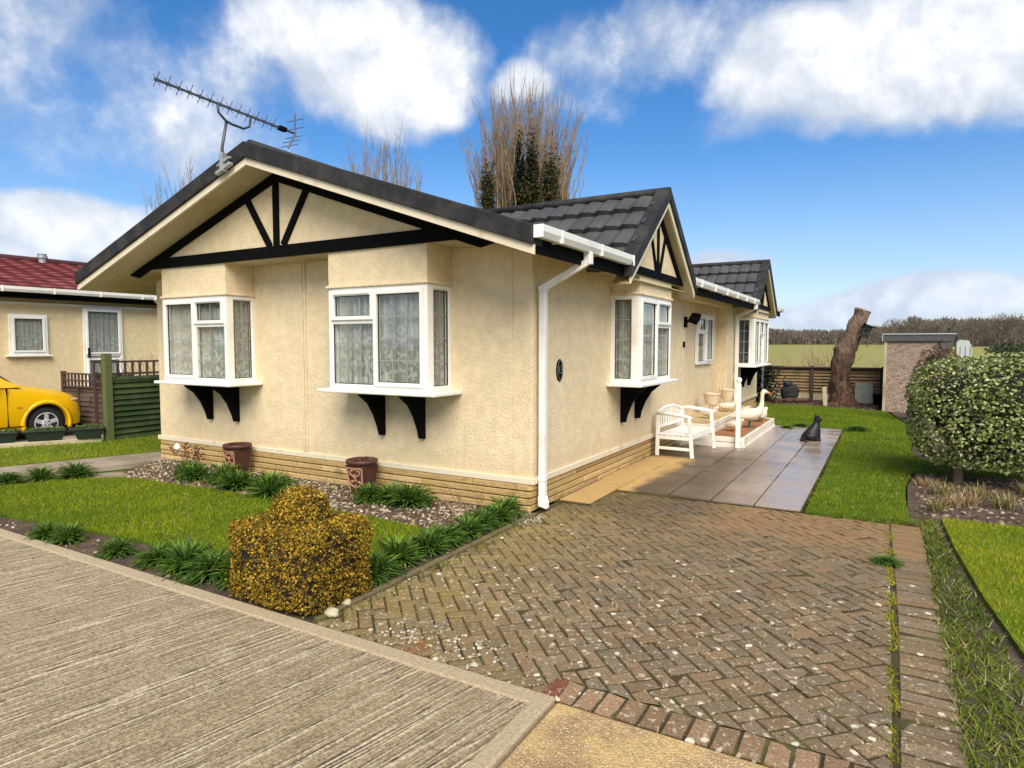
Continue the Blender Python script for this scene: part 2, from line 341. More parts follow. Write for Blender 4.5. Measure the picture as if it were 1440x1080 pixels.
def pebble_mat():
    m, N = new_mat('pebbledash'); P = N.node('ShaderNodeTexCoord').outputs['Object']
    v = N.node('ShaderNodeTexVoronoi', {'Vector': P, 'Scale': 26.0})
    s = N.node('ShaderNodeSeparateColor', {0: v.outputs['Color']}).outputs[0]
    c = N.mix(s, (.11, .075, .055), (.44, .34, .27)); c = N.mix(N.noise(P, 3, 4), c, (.26, .19, .15))
    bn = N.node('ShaderNodeBump', {'Height': v.outputs[0], 'Strength': .6, 'Distance': -.02})
    finish(N, N.node('ShaderNodeBsdfPrincipled', {'Base Color': c, 'Roughness': .9, 'Normal': bn.outputs[0]})); return m
MT['pebble'] = pebble_mat()
MT['car'] = M('car', (.80, .46, .003), .22, .03, 2, spec=.5, coat=.6)
MT['rubber'] = M('rubber', (.013, .013, .013), .75, .2, 10)
MT['alloy'] = M('alloy', (.62, .62, .64), .35, .05, 8, metal=.35)
MT['carglass'] = M('carglass', (.012, .014, .015), .05, 0, 1, spec=.6)
MT['lens'] = M('lens', (.45, .30, .22), .1, .1, 9, spec=.6)
MT['trough'] = M('trough', (.016, .028, .022), .5, .3, 12, bump=.2)
MT['cat'] = M('cat', (.006, .006, .007), .5, .2, 10)
MT['goose'] = M('goose', (.68, .60, .47), .5, .1, 6, dirt=(.45, .38, .25), dirts=5)
MT['goosefeet'] = M('goosefeet', (.10, .11, .08), .6)
MT['beak'] = M('beak', (.5, .22, .05), .5)
MT['greyplast'] = M('greyplast', (.45, .50, .48), .4, .1, 5)
MT['paleslab'] = M('paleslab', (.30, .34, .29), .7, .2, 6, dirt=(.16, .19, .13), dirts=5)
MT['rock'] = M('rock', (.03, .03, .033), .8, .4, 10, bump=1, bs=18, bdist=.05)
MT['concrete'] = M('concrete', (.44, .39, .26), .85, .15, 4, dirt=(.2, .17, .08))

# ------------------------------------------------------------------ mesh builder
class MB:
    def __init__(s, T=None): s.v = []; s.f = []; s.c = []; s.T = T; s.cur = None
    def add(s, vs, fs):
        o = len(s.v)
        for p in vs:
            s.v.append(tuple(s.T(*p)) if s.T else tuple(p)); s.c.append(s.cur or (1, 1, 1))
        s.f += [tuple(i+o for i in q) for q in fs]; return s
    def box(s, x0, x1, y0, y1, z0, z1):
        return s.add([(x0, y0, z0), (x1, y0, z0), (x1, y1, z0), (x0, y1, z0), (x0, y0, z1), (x1, y0, z1), (x1, y1, z1), (x0, y1, z1)],
                     [(0, 3, 2, 1), (4, 5, 6, 7), (0, 1, 5, 4), (1, 2, 6, 5), (2, 3, 7, 6), (3, 0, 4, 7)])
    def obox(s, c, a, b, d):
        c, a, b, d = map(Vector, (c, a, b, d))
        return s.add([c-a-b-d, c+a-b-d, c+a+b-d, c-a+b-d, c-a-b+d, c+a-b+d, c+a+b+d, c-a+b+d],
                     [(0, 3, 2, 1), (4, 5, 6, 7), (0, 1, 5, 4), (1, 2, 6, 5), (2, 3, 7, 6), (3, 0, 4, 7)])
    def bar(s, p, q, w, h, up=(0, 0, 1)):
        p, q = Vector(p), Vector(q); d = (q-p)
        side = d.cross(Vector(up)).normalized(); u = side.cross(d).normalized()
        return s.obox((p+q)/2, d/2, side*w/2, u*h/2)
    def prism(s, poly, fn, t0, t1):      # poly of 2d points -> fn(a,b,t)
        n = len(poly)
        vs = [fn(a, b, t0) for a, b in poly] + [fn(a, b, t1) for a, b in poly]
        fs = [tuple(range(n))[::-1], tuple(range(n, 2*n))] + [(i, (i+1) % n, n+(i+1) % n, n+i) for i in range(n)]
        return s.add(vs, fs)
    def tube(s, pts, rad, n=8, cap=True):
        pts = [Vector(p) for p in pts]
        if not hasattr(rad, '__len__'): rad = [rad]*len(pts)
        vs, fs = [], []; ref = None
        for i, p in enumerate(pts):
            d = (pts[min(i+1, len(pts)-1)] - pts[max(i-1, 0)]).normalized()
            if ref is None: ref = d.orthogonal().normalized()
            ref = (ref - d*ref.dot(d)).normalized(); b = d.cross(ref)
            for k in range(n):
                a = 2*math.pi*k/n; vs.append(p + (ref*math.cos(a)+b*math.sin(a))*rad[i])
        for i in range(len(pts)-1):
            for k in range(n):
                fs.append((i*n+k, i*n+(k+1) % n, (i+1)*n+(k+1) % n, (i+1)*n+k))
        if cap: fs += [tuple(range(n))[::-1], tuple(range((len(pts)-1)*n, len(pts)*n))]
        return s.add(vs, fs)
    def lathe(s, prof, c=(0, 0, 0), n=24, axis=None):
        vs, fs = [], []; c = Vector(c)
        A = Vector(axis).normalized() if axis else Vector((0, 0, 1)); X = A.orthogonal().normalized(); Y = A.cross(X)
        for r, z in prof:
            for k in range(n):
                a = 2*math.pi*k/n; vs.append(c + A*z + (X*math.cos(a)+Y*math.sin(a))*r)
        for i in range(len(prof)-1):
            for k in range(n): fs.append((i*n+k, i*n+(k+1) % n, (i+1)*n+(k+1) % n, (i+1)*n+k))
        fs += [tuple(range(n))[::-1], tuple(range((len(prof)-1)*n, len(prof)*n))]
        return s.add(vs, fs)
    def ell(s, c, r, nu=16, nv=10, jit=0, js=3):
        vs, fs = [], []
        for i in range(nv+1):
            th = math.pi*i/nv
            for k in range(nu):
                ph = 2*math.pi*k/nu
                p = Vector((math.sin(th)*math.cos(ph), math.sin(th)*math.sin(ph), math.cos(th)))
                q = 1 + (jit*mnoise.noise(p*js+Vector(c)) if jit else 0)
                vs.append((c[0]+p.x*r[0]*q, c[1]+p.y*r[1]*q, c[2]+p.z*r[2]*q))
        for i in range(nv):
            for k in range(nu): fs.append((i*nu+k, (i+1)*nu+k, (i+1)*nu+(k+1) % nu, i*nu+(k+1) % nu))
        return s.add(vs, fs)
    def loft(s, rings, cap=True):
        n = len(rings[0]); vs = [p for r in rings for p in r]
        fs = [(i*n+k, i*n+(k+1) % n, (i+1)*n+(k+1) % n, (i+1)*n+k) for i in range(len(rings)-1) for k in range(n)]
        if cap: fs += [tuple(range(n))[::-1], tuple(range((len(rings)-1)*n, len(rings)*n))]
        return s.add(vs, fs)
    def build(s, name, mat, parent=None, smooth=False, bevel=0, colors=False, fix=True):
        base = BASE.get(parent.name, Vector()) if parent else Vector()
        me = bpy.data.meshes.new(name); me.from_pydata([Vector(p)-base for p in s.v], [], s.f)
        if fix:
            bm = bmesh.new(); bm.from_mesh(me); bmesh.ops.recalc_face_normals(bm, faces=bm.faces); bm.to_mesh(me); bm.free()
        if colors:
            a = me.color_attributes.new('Col', 'FLOAT_COLOR', 'POINT')
            a.data.foreach_set('color', np.array([(*c, 1) for c in s.c], dtype=np.float32).ravel())
        me.materials.append(MT[mat] if isinstance(mat, str) else mat)
        if smooth: me.polygons.foreach_set('use_smooth', [True]*len(me.polygons))
        o = bpy.data.objects.new(name, me); COL.objects.link(o)
        if parent: o.parent = parent; BASE[o.name] = base
        if bevel:
            b = o.modifiers.new('bevel', 'BEVEL'); b.width = bevel; b.segments = 2; b.limit_method = 'ANGLE'
        return o
BASE = {}
def thing(name, loc, label, cat, group=None, local=False):
    o = bpy.data.objects.new(name, None); COL.objects.link(o); o.location = loc; o.empty_display_size = .2
    BASE[o.name] = Vector() if local else Vector(loc)
    o['label'] = label; o['category'] = cat
    if group: o['group'] = group
    return o
def tag(o, label, cat, group=None):
    o['label'] = label; o['category'] = cat
    if group: o['group'] = group
    return o
def rebase(o, loc):      # move a one-mesh thing's origin to its base
    loc = Vector(loc); o.data.transform(Matrix.Translation(-loc)); o.location = loc; return o
def structure(o): o['kind'] = 'structure'; return o
def copy_tree(o, parent=None):
    c = o.copy(); COL.objects.link(c)
    if parent: c.parent = parent
    for ch in list(o.children): copy_tree(ch, c)
    return c
def sheet(name, poly, z0, z1, mat, st=True):
    b = MB(); b.prism(poly, lambda a, c, t: (a, c, t), z0, z1); o = b.build(name, mat)
    return structure(o) if st else o
def inpoly(pts, poly):
    x, y = pts[:, 0], pts[:, 1]; r = np.zeros(len(pts), bool); n = len(poly); j = n-1
    for i in range(n):
        xi, yi = poly[i]; xj, yj = poly[j]
        c = ((yi > y) != (yj > y)) & (x < (xj-xi)*(y-yi)/((yj-yi) or 1e-9)+xi); r ^= c; j = i
    return r
def scatter(poly, n):
    p = np.array(poly); lo, hi = p.min(0), p.max(0)
    q = rng.uniform(lo, hi, (n, 2)); return q[inpoly(q, poly)]
def np_mesh(name, V, F, C, mat, parent=None, k=3):
    """V (n,3), F (m,k) ; C (n,3)"""
    base = BASE.get(parent.name, Vector()) if parent else Vector()
    V = np.asarray(V, np.float32) - np.array(base, np.float32)
    me = bpy.data.meshes.new(name); m = len(F)
    me.vertices.add(len(V)); me.vertices.foreach_set('co', V.ravel())
    me.loops.add(m*k); me.loops.foreach_set('vertex_index', np.asarray(F, np.int32).ravel())
    me.polygons.add(m); me.polygons.foreach_set('loop_start', np.arange(0, m*k, k, dtype=np.int32))
    me.update(calc_edges=True)
    a = me.color_attributes.new('Col', 'FLOAT_COLOR', 'POINT')
    a.data.foreach_set('color', np.concatenate([C, np.ones((len(C), 1))], 1).astype(np.float32).ravel())
    me.materials.append(MT[mat]); o = bpy.data.objects.new(name, me); COL.objects.link(o)
    if parent: o.parent = parent; BASE[o.name] = base
    return o
def unit(a): return a/np.maximum(np.linalg.norm(a, axis=1, keepdims=True), 1e-9)
def leaves(name, P, NRM, L, Wd, C, mat='leaf', parent=None, spread=.9):
    """diamond leaves at P facing roughly NRM"""
    n = len(P); d = unit(NRM + rng.normal(0, spread, (n, 3)))
    t = unit(np.cross(d, rng.normal(0, 1, (n, 3)))); s = np.cross(d, t)
    L = np.broadcast_to(np.asarray(L, float).reshape(-1, 1), (n, 1)); Wd = np.broadcast_to(np.asarray(Wd, float).reshape(-1, 1), (n, 1))
    a = P - t*L*.5; b = P + s*Wd*.5 + d*L*.06; c = P + t*L*.5 - d*L*.1; e = P - s*Wd*.5 + d*L*.06
    V = np.stack([a, b, c, e], 1).reshape(-1, 3); F = np.arange(4*n).reshape(n, 4)
    return np_mesh(name, V, F, np.repeat(C, 4, 0), mat, parent, 4)
def grass(name, polys, dens, h, w, cols, z=0.0, lean=.5, base=None):
    P = np.concatenate([scatter(p, int(dens*np.prod(np.ptp(np.array(p), axis=0)))) for p in polys]); n = len(P)
    P3 = np.column_stack([P, np.full(n, z)]); a = rng.uniform(0, 2*np.pi, n); H = rng.uniform(.5, 1.2, n)*h
    patch = np.array([mnoise.noise(Vector((p[0]*1.3, p[1]*1.3, 0))) for p in P])
    H *= 1+.25*patch
    s = np.column_stack([np.cos(a), np.sin(a), np.zeros(n)])*(w/2); l = rng.normal(0, lean, (n, 2))*H[:, None]
    tip = P3 + np.column_stack([l, H]); V = np.stack([P3-s, P3+s, tip], 1).reshape(-1, 3)
    k = np.clip(rng.uniform(0, 1, n)*.5+.55*(patch+.45), 0, 1)[:, None]
    C = np.array(cols[0])*(1-k)+np.array(cols[1])*k; C *= rng.uniform(.75, 1.2, (n, 1)); dry = rng.random(n) < .05; C[dry] = np.array([.38, .33, .14])
    o = np_mesh(name, V, np.arange(3*n).reshape(n, 3), np.repeat(C, 3, 0), 'blade'); o['kind'] = 'stuff'; return o

# ------------------------------------------------------------------ SETTING: ground, road, paving, beds
structure(MB().add([(-400, -300, -.06), (400, -300, -.06), (400, 16, -.06), (-400, 16, -.06)], [(0, 1, 2, 3)]).build('ground', 'lawn'))
fb_ = MB()
ys = [15.9, 30, 60, 100, 150, 200, 320]; zs = [-.055, -.02, .25, .7, 1.2, 1.6, 2.2]
for i in range(len(ys)-1):
    fb_.add([(-420, ys[i], zs[i]), (420, ys[i], zs[i]), (420, ys[i+1], zs[i+1]), (-420, ys[i+1], zs[i+1])], [(0, 1, 2, 3)])
structure(fb_.build('field', 'field', smooth=True))
KY = -2.91; JX = 1.705
sheet('road', [(-60, -14), (JX-.10, -14), (JX-.10, KY-.11), (-60, KY-.11)], -.05, .006, 'road')
e = MB(); e.prism([(-60, KY-.109), (JX-.10, KY-.109), (JX-.10, -14), (JX-.008, -14), (JX-.008, KY), (-60, KY)], lambda a, c, t: (a, c, t), -.05, .014)
structure(e.build('road_edge', 'roadedge', bevel=.012))
e = MB(); e.prism([(JX+.008, -14), (60, -14), (60, KY-.02), (JX+.008, KY-.02)], lambda a, c, t: (a, c, t), -.05, .004)
structure(e.build('apron_slab', 'agg', bevel=.012))

# driveway: herringbone blocks laid at 45 degrees
def rb(m, c, u, v, lu, lv, z, col):
    c, u, v = Vector(c), Vector(u), Vector(v); g = .0038; i = .006
    A, B = lu/2-g, lv/2-g
    def ring(a, b, zz): return [c+u*sx*a+v*sy*b+Vector((0, 0, zz)) for sx, sy in ((-1, -1), (1, -1), (1, 1), (-1, 1))]
    tx, ty = random.gauss(0, .0022), random.gauss(0, .0022)
    top = ring(A-i, B-i, z); top = [p+Vector((0, 0, tx*sx+ty*sy)) for p, (sx, sy) in zip(top, ((-1, -1), (1, -1), (1, 1), (-1, 1)))]
    m.cur = col
    q0 = len(m.v); m.add(ring(A, B, z-.04)+ring(A, B, z-.007)+top, [(0, 1, 5, 4), (1, 2, 6, 5), (2, 3, 7, 6), (3, 0, 4, 7), (4, 5, 9, 8), (5, 6, 10, 9), (6, 7, 11, 10), (7, 4, 8, 11), (8, 9, 10, 11)])
    for k in range(8): m.c[q0+k] = (col[0]*.36, col[1]*.36, col[2]*.30)
def pcol():
    k = random.random(); b = random.uniform(.86, 1.14)
    c = (.185, .132, .076) if k < .5 else (.170, .130, .082) if k < .8 else (.198, .132, .074)
    return tuple(x*b for x in c)
DX0, DX1, DY0, DY1 = .16, 2.98, -2.72, 1.27
s2 = math.sqrt(.5); bw = .0875
u45 = Vector((s2, -s2, 0)); v45 = Vector((s2, s2, 0)); org = Vector((1.6, -.7, 0))
def herring(x0, x1, y0, y1):
    mb = MB()
    for i in range(-50, 51):
        for j in range(-50, 51):
            d = (i-j) % 4
            if d == 0: cc, hu, hv = (i+1, j+.5), 2*bw, bw
            elif d == 3: cc, hu, hv = (i+.5, j+1), bw, 2*bw
            else: continue
            c = org + u45*cc[0]*bw + v45*cc[1]*bw
            if x0-.16 < c.x < x1+.16 and y0-.16 < c.y < y1+.16:
                random.seed(i*1000+j); rb(mb, c, u45, v45, hu, hv, random.gauss(0, .0020), pcol())
    bm = bmesh.new(); me = bpy.data.meshes.new('driveway'); me.from_pydata(mb.v, [], mb.f)
    a = me.color_attributes.new('Col', 'FLOAT_COLOR', 'POINT'); a.data.foreach_set('color', np.array([(*c, 1) for c in mb.c], dtype=np.float32).ravel())
    bm.from_mesh(me)
    for co, no in (((x0, 0, 0), (-1, 0, 0)), ((x1, 0, 0), (1, 0, 0)), ((0, y0, 0), (0, -1, 0)), ((0, y1, 0), (0, 1, 0))):
        bmesh.ops.bisect_plane(bm, geom=bm.verts[:]+bm.edges[:]+bm.faces[:], plane_co=co, plane_no=no, clear_outer=True)
    bm.to_mesh(me); bm.free(); me.materials.append(MT['paver'])
    COL.objects.link(structure(bpy.data.objects.new('driveway', me)))
herring(.11, 1.66, KY+.012, 1.27); herring(1.66, 3.05, -2.73, 1.27); random.seed(5)
mb = MB()
x = 1.725                                                     # header course along the apron slab, two odd red blocks beside the road
while x < 3.36:
    k = random.uniform(.8, 1.2); rb(mb, (x, KY+.085, 0), (1, 0, 0), (0, 1, 0), .1, .185, random.gauss(0, .002), (.24*k, .155*k, .088*k)); x += .103
for x, y in ((.83, KY+.075), (1.655, KY+.085)): rb(mb, (x, y, 0), (1, 0, 0), (0, 1, 0), .095, .17, .008, (.17, .062, .036))
DY0, DY1 = -2.72, 1.27
y = DY0+.02
while y < DY1:                                                # edge course on the right, bulging slightly
    xb = 3.188 + .015*math.sin((y+2.9)*.95)
    rb(mb, (xb, y, 0), (1, .0, 0), (0, 1, 0), .24, .09, random.gauss(0, .003), pcol()); y += .092
structure(mb.build('driveway_border', 'paver', colors=True))
sheet('driveway_bed', [(.02, KY+.004), (3.31, KY+.004), (3.31, 1.275), (.02, 1.275)], -.05, -.007, 'joint')
kb = MB()                                                     # low edging kerb between planting bed and drive
yy = -2.86
while yy < -.1:
    kb.cur = (1, 1, 1); kb.obox((.075+random.gauss(0, .003), yy+.2, -.01), (.026, 0, 0), (0, .195, 0), (0, 0, .027)); yy += .4
structure(kb.build('bed_edging', M('edging', (.15, .115, .06), .9, .3, 8, hue=(.10, .10, .03), bump=.6, bs=50), bevel=.006))

# patio slabs
pb = MB()
cols = [(.03, .39), (.395, .985), (.99, 1.43), (1.435, 1.86), (1.865, 2.30)]
for ci, (x0, x1) in enumerate(cols):
    y = .55 if ci == 0 else 1.30 + (.0, .0, .0, .22, .0)[ci]*0
    while y < (4.99 if x1 < 1.0 else 8.3):
        ln = random.choice((.45, .6, .6)) if ci > 1 else .6
        g = .005; z = .022 + random.gauss(0, .002); tl = random.gauss(0, .0025)
        k = random.uniform(.82, 1.15); pb.cur = (.32*k, .25*k, .20*k)
        y1 = min(y+ln, 8.34)
        vs = [(x0+g, y+g, -.04), (x1-g, y+g, -.04), (x1-g, y1-g, -.04), (x0+g, y1-g, -.04), (x0+g, y+g, z+tl), (x1-g, y+g, z-tl), (x1-g, y1-g, z+tl*.5), (x0+g, y1-g, z+tl)]
        pb.add(vs, [(0, 3, 2, 1), (4, 5, 6, 7), (0, 1, 5, 4), (1, 2, 6, 5), (2, 3, 7, 6), (3, 0, 4, 7)]); y = y1
structure(pb.build('patio', 'slab', colors=True, bevel=.004))
sheet('patio_bed', [(.0, .5), (.39, .5), (.39, 1.30), (2.3, 1.30), (2.3, 8.34), (0, 8.34)], -.05, .008, 'joint')

# lawns and beds
LAWN1 = [(-5.45, -1.45), (-5.78, -2.05), (-6.15, -2.74), (-5.3, -2.74), (-4.32, -2.71), (-2.77, -2.55), (-1.3, -2.46), (-.75, -2.36), (-.28, -2.0), (-.42, -1.05), (-1.3, -.98), (-2.31, -.98), (-3.6, -1.0), (-5.1, -1.12)]
sheet('front_lawn', LAWN1, -.05, .022, 'lawn')
sheet('front_bed', [(-6.0, -.2), (-5.5, -1.05), (-5.6, -1.6), (-6.46, -1.92), (-6.86, -2.84), (-6.9, KY+.002), (.045, KY+.002), (.045, -.02), (-6.1, -.02)], -.05, -.002, 'soil')
LSTRIP = [(-9.0, -.93), (-7.25, -1.60), (-7.9, -3.3), (-9.8, -2.6)]
LSTRIP = [(-10.4, -2.85), (-8.0, -2.85), (-7.25, -1.56), (-6.62, .24), (-6.4, 3.5), (-8.3, 3.5), (-8.35, .4), (-9.06, -.9)]
sheet('side_lawn', LSTRIP, -.05, .02, 'lawn_yellow')
sheet('side_path', [(-7.9, -2.85), (-6.9, -2.85), (-6.46, -1.9), (-5.85, -.3), (-6.2, 3.5), (-6.39, 3.5), (-6.61, .24), (-7.22, -1.56)], -.05, .012, 'path')
sheet('path_slab', [(-5.95, -1.35), (-5.62, -1.55), (-5.1, -1.02), (-5.5, -.92)], -.05, .008, 'path')
sheet('neighbour_drive', [(-12.4, -2.87), (-10.42, -2.87), (-9.08, -.9), (-8.42, .35), (-8.42, 3.5), (-12.4, 3.5)], -.05, .003, 'path')
structure(MB().bar((-10.35, -2.85, .04), (-9.1, -.87, .04), .1, .1).bar((-9.09, -.87, .04), (-8.43, .36, .04), .1, .1).build('drive_kerb', 'concrete', bevel=.01))
BACKL = [(2.34, 1.30), (3.22, 1.40), (3.2, 2.3), (3.22, 3.2), (3.33, 4.2), (3.9, 4.32), (8, 4.35), (8, 5.5), (3.42, 5.3), (3.35, 6.2), (3.5, 9), (3.0, 12.6), (1.2, 13.3), (-2, 13.3), (-2, 12.75), (.3, 12.75), (.3, 8.40), (2.34, 8.40)]
sheet('back_lawn', BACKL, -.05, .02, 'lawn')
sheet('back_bed', [(3.2, 1.66), (9, 1.9), (9, 4.34), (3.92, 4.3), (3.35, 4.18), (3.24, 3.2), (3.22, 2.3)], -.05, .004, 'soil')
sheet('hedge_bed', [(3.44, 5.32), (9, 5.52), (9, 12.7), (3.1, 12.7), (3.52, 9), (3.37, 6.2)], -.05, .004, 'soil')
sheet('tree_bed', [(-.6, 13.32), (1.2, 13.32), (2.8, 12.75), (2.9, 15.5), (-2, 15.5), (-2, 13.32)], -.05, .006, 'soil')
RLAWN = [(3.60, -3.0), (3.66, -1.4), (3.57, -.5), (3.50, .6), (3.47, 1.60), (9, 1.84), (9, -3.0)]
sheet('neighbour_lawn', RLAWN, -.05, .03, 'lawn_yellow')
sheet('verge', [(3.315, KY+.01), (3.66, KY+.01), (3.66, 1.6), (3.2, 1.6), (3.2, 1.38), (3.315, 1.3)], -.05, -.004, 'soil')

G1, G2 = (.10, .165, .006), (.32, .36, .012)
grass('front_lawn_grass', [LAWN1], 4200, .030, .007, (G1, G2), .018)
grass('side_lawn_grass', [LSTRIP], 900, .045, .012, ((.13, .20, .012), (.28, .33, .02)), .016)
grass('back_lawn_grass', [[p for p in BACKL]], 1500, .036, .010, (G1, (.22, .29, .012)), .016)
grass('neighbour_lawn_grass', [[(3.60, -3.0), (3.66, -1.4), (3.57, -.5), (3.50, .6), (3.47, 1.60), (6, 1.7), (6, -3.0)]], 4200, .034, .007, ((.16, .24, .010), (.42, .42, .02)), .026)
VERGE = [(3.29, KY), (3.64, KY), (3.60, -1.4), (3.55, -.4), (3.46, .7), (3.44, 1.6), (3.22, 1.5), (3.3, 1.25)]
grass('verge_grass', [VERGE], 4200, .036, .010, ((.06, .10, .012), (.22, .26, .035)), -.004, .9)
grass('straw_grass', [VERGE], 200, .05, .008, ((.35, .30, .14), (.5, .44, .24)), -.004, 1.3)
grass('joint_grass', [[(3.035, a), (3.068+random.uniform(0, .03), a+.05), (3.068, b), (3.03, b-.04)] for a, b in ((-2.7, -2.35), (-2.3, -1.75), (-1.6, -.95), (-.9, -.62), (-.5, .1), (.2, .45), (.62, 1.0))], 9000, .018, .008, ((.16, .17, .015), (.40, .38, .03)), -.003, 1.0)
grass('edge_grass', [[(2.3, 1.25), (3.3, 1.22), (3.3, 1.4), (2.3, 1.34)], [(2.27, 1.3), (2.37, 1.3), (2.37, 8.4), (2.28, 8.4)], [(.10, -2.8), (.2, -2.8), (.22, -.3), (.10, -.3)]], 1500, .03, .009, ((.06, .09, .01), (.2, .2, .03)), .0, .8)
def moss(name, poly, n, cols, r0, r1, z):
    P = scatter(poly, n); V, F, C = [], [], []
    for p in P:
        r = random.uniform(r0, r1); k = len(V); c = np.array(random.choice(cols))*random.uniform(.7, 1.2)
        for q in range(5): a = q*1.257+random.random()*.5; V.append((p[0]+r*math.cos(a), p[1]+r*math.sin(a), z)); C.append(c*.8)
        V.append((p[0], p[1], z+r*.45)); C.append(c)
        F += [(k+q, k+(q+1) % 5, k+5) for q in range(5)]
    o = np_mesh(name, np.array(V), np.array(F), np.array(C), 'blade'); o['kind'] = 'stuff'; return o
moss('drive_moss', [(.15, -2.7), (1.3, -2.8), (.9, -1.2), (.5, -.1), (.15, -.3)], 260, [(.11, .10, .022), (.13, .11, .03), (.08, .08, .02)], .006, .017, -.004)
moss('drive_moss_specks', [(.4, -2.88), (3.2, -2.9), (3.0, 1.0), (.6, .2)], 420, [(.15, .135, .035), (.11, .10, .025)], .004, .010, -.004)
def pebbles(name, polys, n, cols, r0, r1, z=0):
    P = np.concatenate([scatter(p, n) for p in polys]); V, F, C = [], [], []
    for p in P:
        r = random.uniform(r0, r1); k = len(V); c = np.array(random.choice(cols))*random.uniform(.75, 1.2); a0 = random.random()*6
        el = random.uniform(.55, 1); ca, sa = math.cos(a0), math.sin(a0)
        for q in range(6):
            a = q*math.pi/3; x, y = r*math.cos(a), r*el*math.sin(a); V.append((p[0]+x*ca-y*sa, p[1]+x*sa+y*ca, z)); C.append(c)
        for q in range(6):
            a = q*math.pi/3; x, y = .6*r*math.cos(a), .6*r*el*math.sin(a); V.append((p[0]+x*ca-y*sa, p[1]+x*sa+y*ca, z+r*.6)); C.append(c)
        for q in range(6): F.append((k+q, k+(q+1) % 6, k+6+(q+1) % 6, k+6+q))
        F += [(k+6, k+7, k+8, k+9), (k+9, k+10, k+11, k+6)]
    o = np_mesh(name, np.array(V), np.array(F), np.array(C), 'blade', None, 4); o['kind'] = 'stuff'; return o
GC = [(.46, .38, .27), (.26, .19, .12), (.17, .12, .08), (.58, .52, .42), (.10, .075, .05), (.24, .16, .09), (.09, .065, .045)]
pebbles('bed_gravel', [[(-6.0, -.2), (-5.3, -1.05), (-2.3, -.95), (-.45, -.98), (-.1, -.7), (-.02, -.1), (-6.0, -.05)]], 5200, GC, .010, .024)
pebbles('kerb_bed_gravel', [[(-4.4, -2.9), (-4.2, -2.76), (-2.77, -2.62), (-1.2, -2.52), (-.2, -2.1), (-.35, -1.0), (.04, -.9), (.04, -2.88)]], 1500, GC+[(.16, .15, .04)]*3, .009, .02)
pebbles('dropped_gravel', [[(-.1, -.5), (.25, -.4), (.2, -.05), (-.1, -.03)], [(.4, -2.85), (1.5, -2.9), (1.2, -2.6), (.6, -2.5)]], 160, [(.6, .56, .48), (.45, .4, .33)], .006, .014, -.002)
pebbles('back_bed_litter', [[(3.25, 1.7), (6, 1.8), (6, 4.2), (3.4, 4.15)]], 1800, [(.10, .065, .05), (.2, .13, .09), (.4, .32, .22), (.07, .05, .04)], .012, .034)
pebbles('tree_bed_litter', [[(-.4, 13.4), (1.2, 13.35), (2.8, 12.9), (2.8, 15.3), (-.4, 15.3)]], 900, [(.10, .065, .05), (.16, .10, .07), (.07, .05, .04)], .02, .06)

# ------------------------------------------------------------------ THE HOME
HW, HL = 6.15, 12.67                      # width (x -6.15..0), length
XR, ZR, SL = -3.07, 3.80, .341            # ridge and slope
def zroof(x): return ZR - SL*abs(x-XR)
XE = .45; XW = 2*XR-XE
home = thing('park_home', (-3.07, 6.3, 0), 'large cream rendered park home with black gable timbers and white bay windows', 'mobile home')
w = MB()
w.box(-HW, -.22, 0, HL, .30, 2.66).box(-.22, 0, 0, 5.53, .30, 2.66).box(-.22, 0, 8.9, HL, .30, 2.66).box(-.22, 0, 5.53, 8.9, 2.44, 2.66)
wall = w.build('wall', 'stucco', home, bevel=.008)
MB().box(-3.17, -3.138, -.022, 0, .34, 2.645).box(-3.127, -3.095, -.022, 0, .34, 2.645).build('joint_cover', 'stucco', wall, bevel=.004)
gb = MB(); gx = (ZR-.2-2.65)/SL
gb.prism([(XR-gx, 2.65), (XR+gx, 2.65), (XR, ZR-.2)], lambda a, c, t: (a, t, c), -.42, -.02)
gable = gb.build('gable', 'stucco', home)
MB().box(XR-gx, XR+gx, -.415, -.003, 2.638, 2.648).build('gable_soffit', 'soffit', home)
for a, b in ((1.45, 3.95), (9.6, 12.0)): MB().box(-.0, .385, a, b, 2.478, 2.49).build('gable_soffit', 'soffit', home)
# base trim and stone skirting
t = MB(); t.box(-HW-.03, .03, -.03, .0, .272, .335).box(0, .03, 0, 5.56, .272, .335).box(0, .03, 8.87, HL, .272, .335).box(-.22, -.19, 5.5, 8.9, .272, .335)
t.build('base_trim', 'cream', home, bevel=.006)
sk = MB(); scol = [(.50, .345, .145), (.46, .31, .12), (.54, .38, .18), (.44, .30, .12), (.52, .35, .14)]
def courses(n, a0, a1, fn):
    hs = .282/n
    for r in range(n):
        a = a0 - random.random()*.4
        while a < a1:
            L = random.uniform(.9, 2.2); b = min(a+L, a1); aa = max(a, a0)
            if b-aa > .02:
                k = random.uniform(.92, 1.08); sk.cur = tuple(c*k for c in random.choice(scol)); d = random.uniform(.0, .018)
                fn(aa+.002, b-.002, r*hs-.01+.005, (r+1)*hs-.01-.005, d)
            a += L
courses(4, -HW+.02, -.02, lambda a, b, z0, z1, d: sk.box(a, b, -.015-d, .05, z0, z1))
courses(4, -.02, 5.5, lambda a, b, z0, z1, d: sk.box(-.08, -.012+d, a, b, z0, z1))
courses(4, 8.9, HL, lambda a, b, z0, z1, d: sk.box(-.08, -.012+d, a, b, z0, z1))
sk.cur = (.14, .09, .045); sk.box(-HW+.05, -.05, 0.0, .3, -.02, .27).box(-.3, -.05, .06, HL, -.02, .27)
sk.build('stone_skirting', 'stone', home, colors=True, bevel=.009)

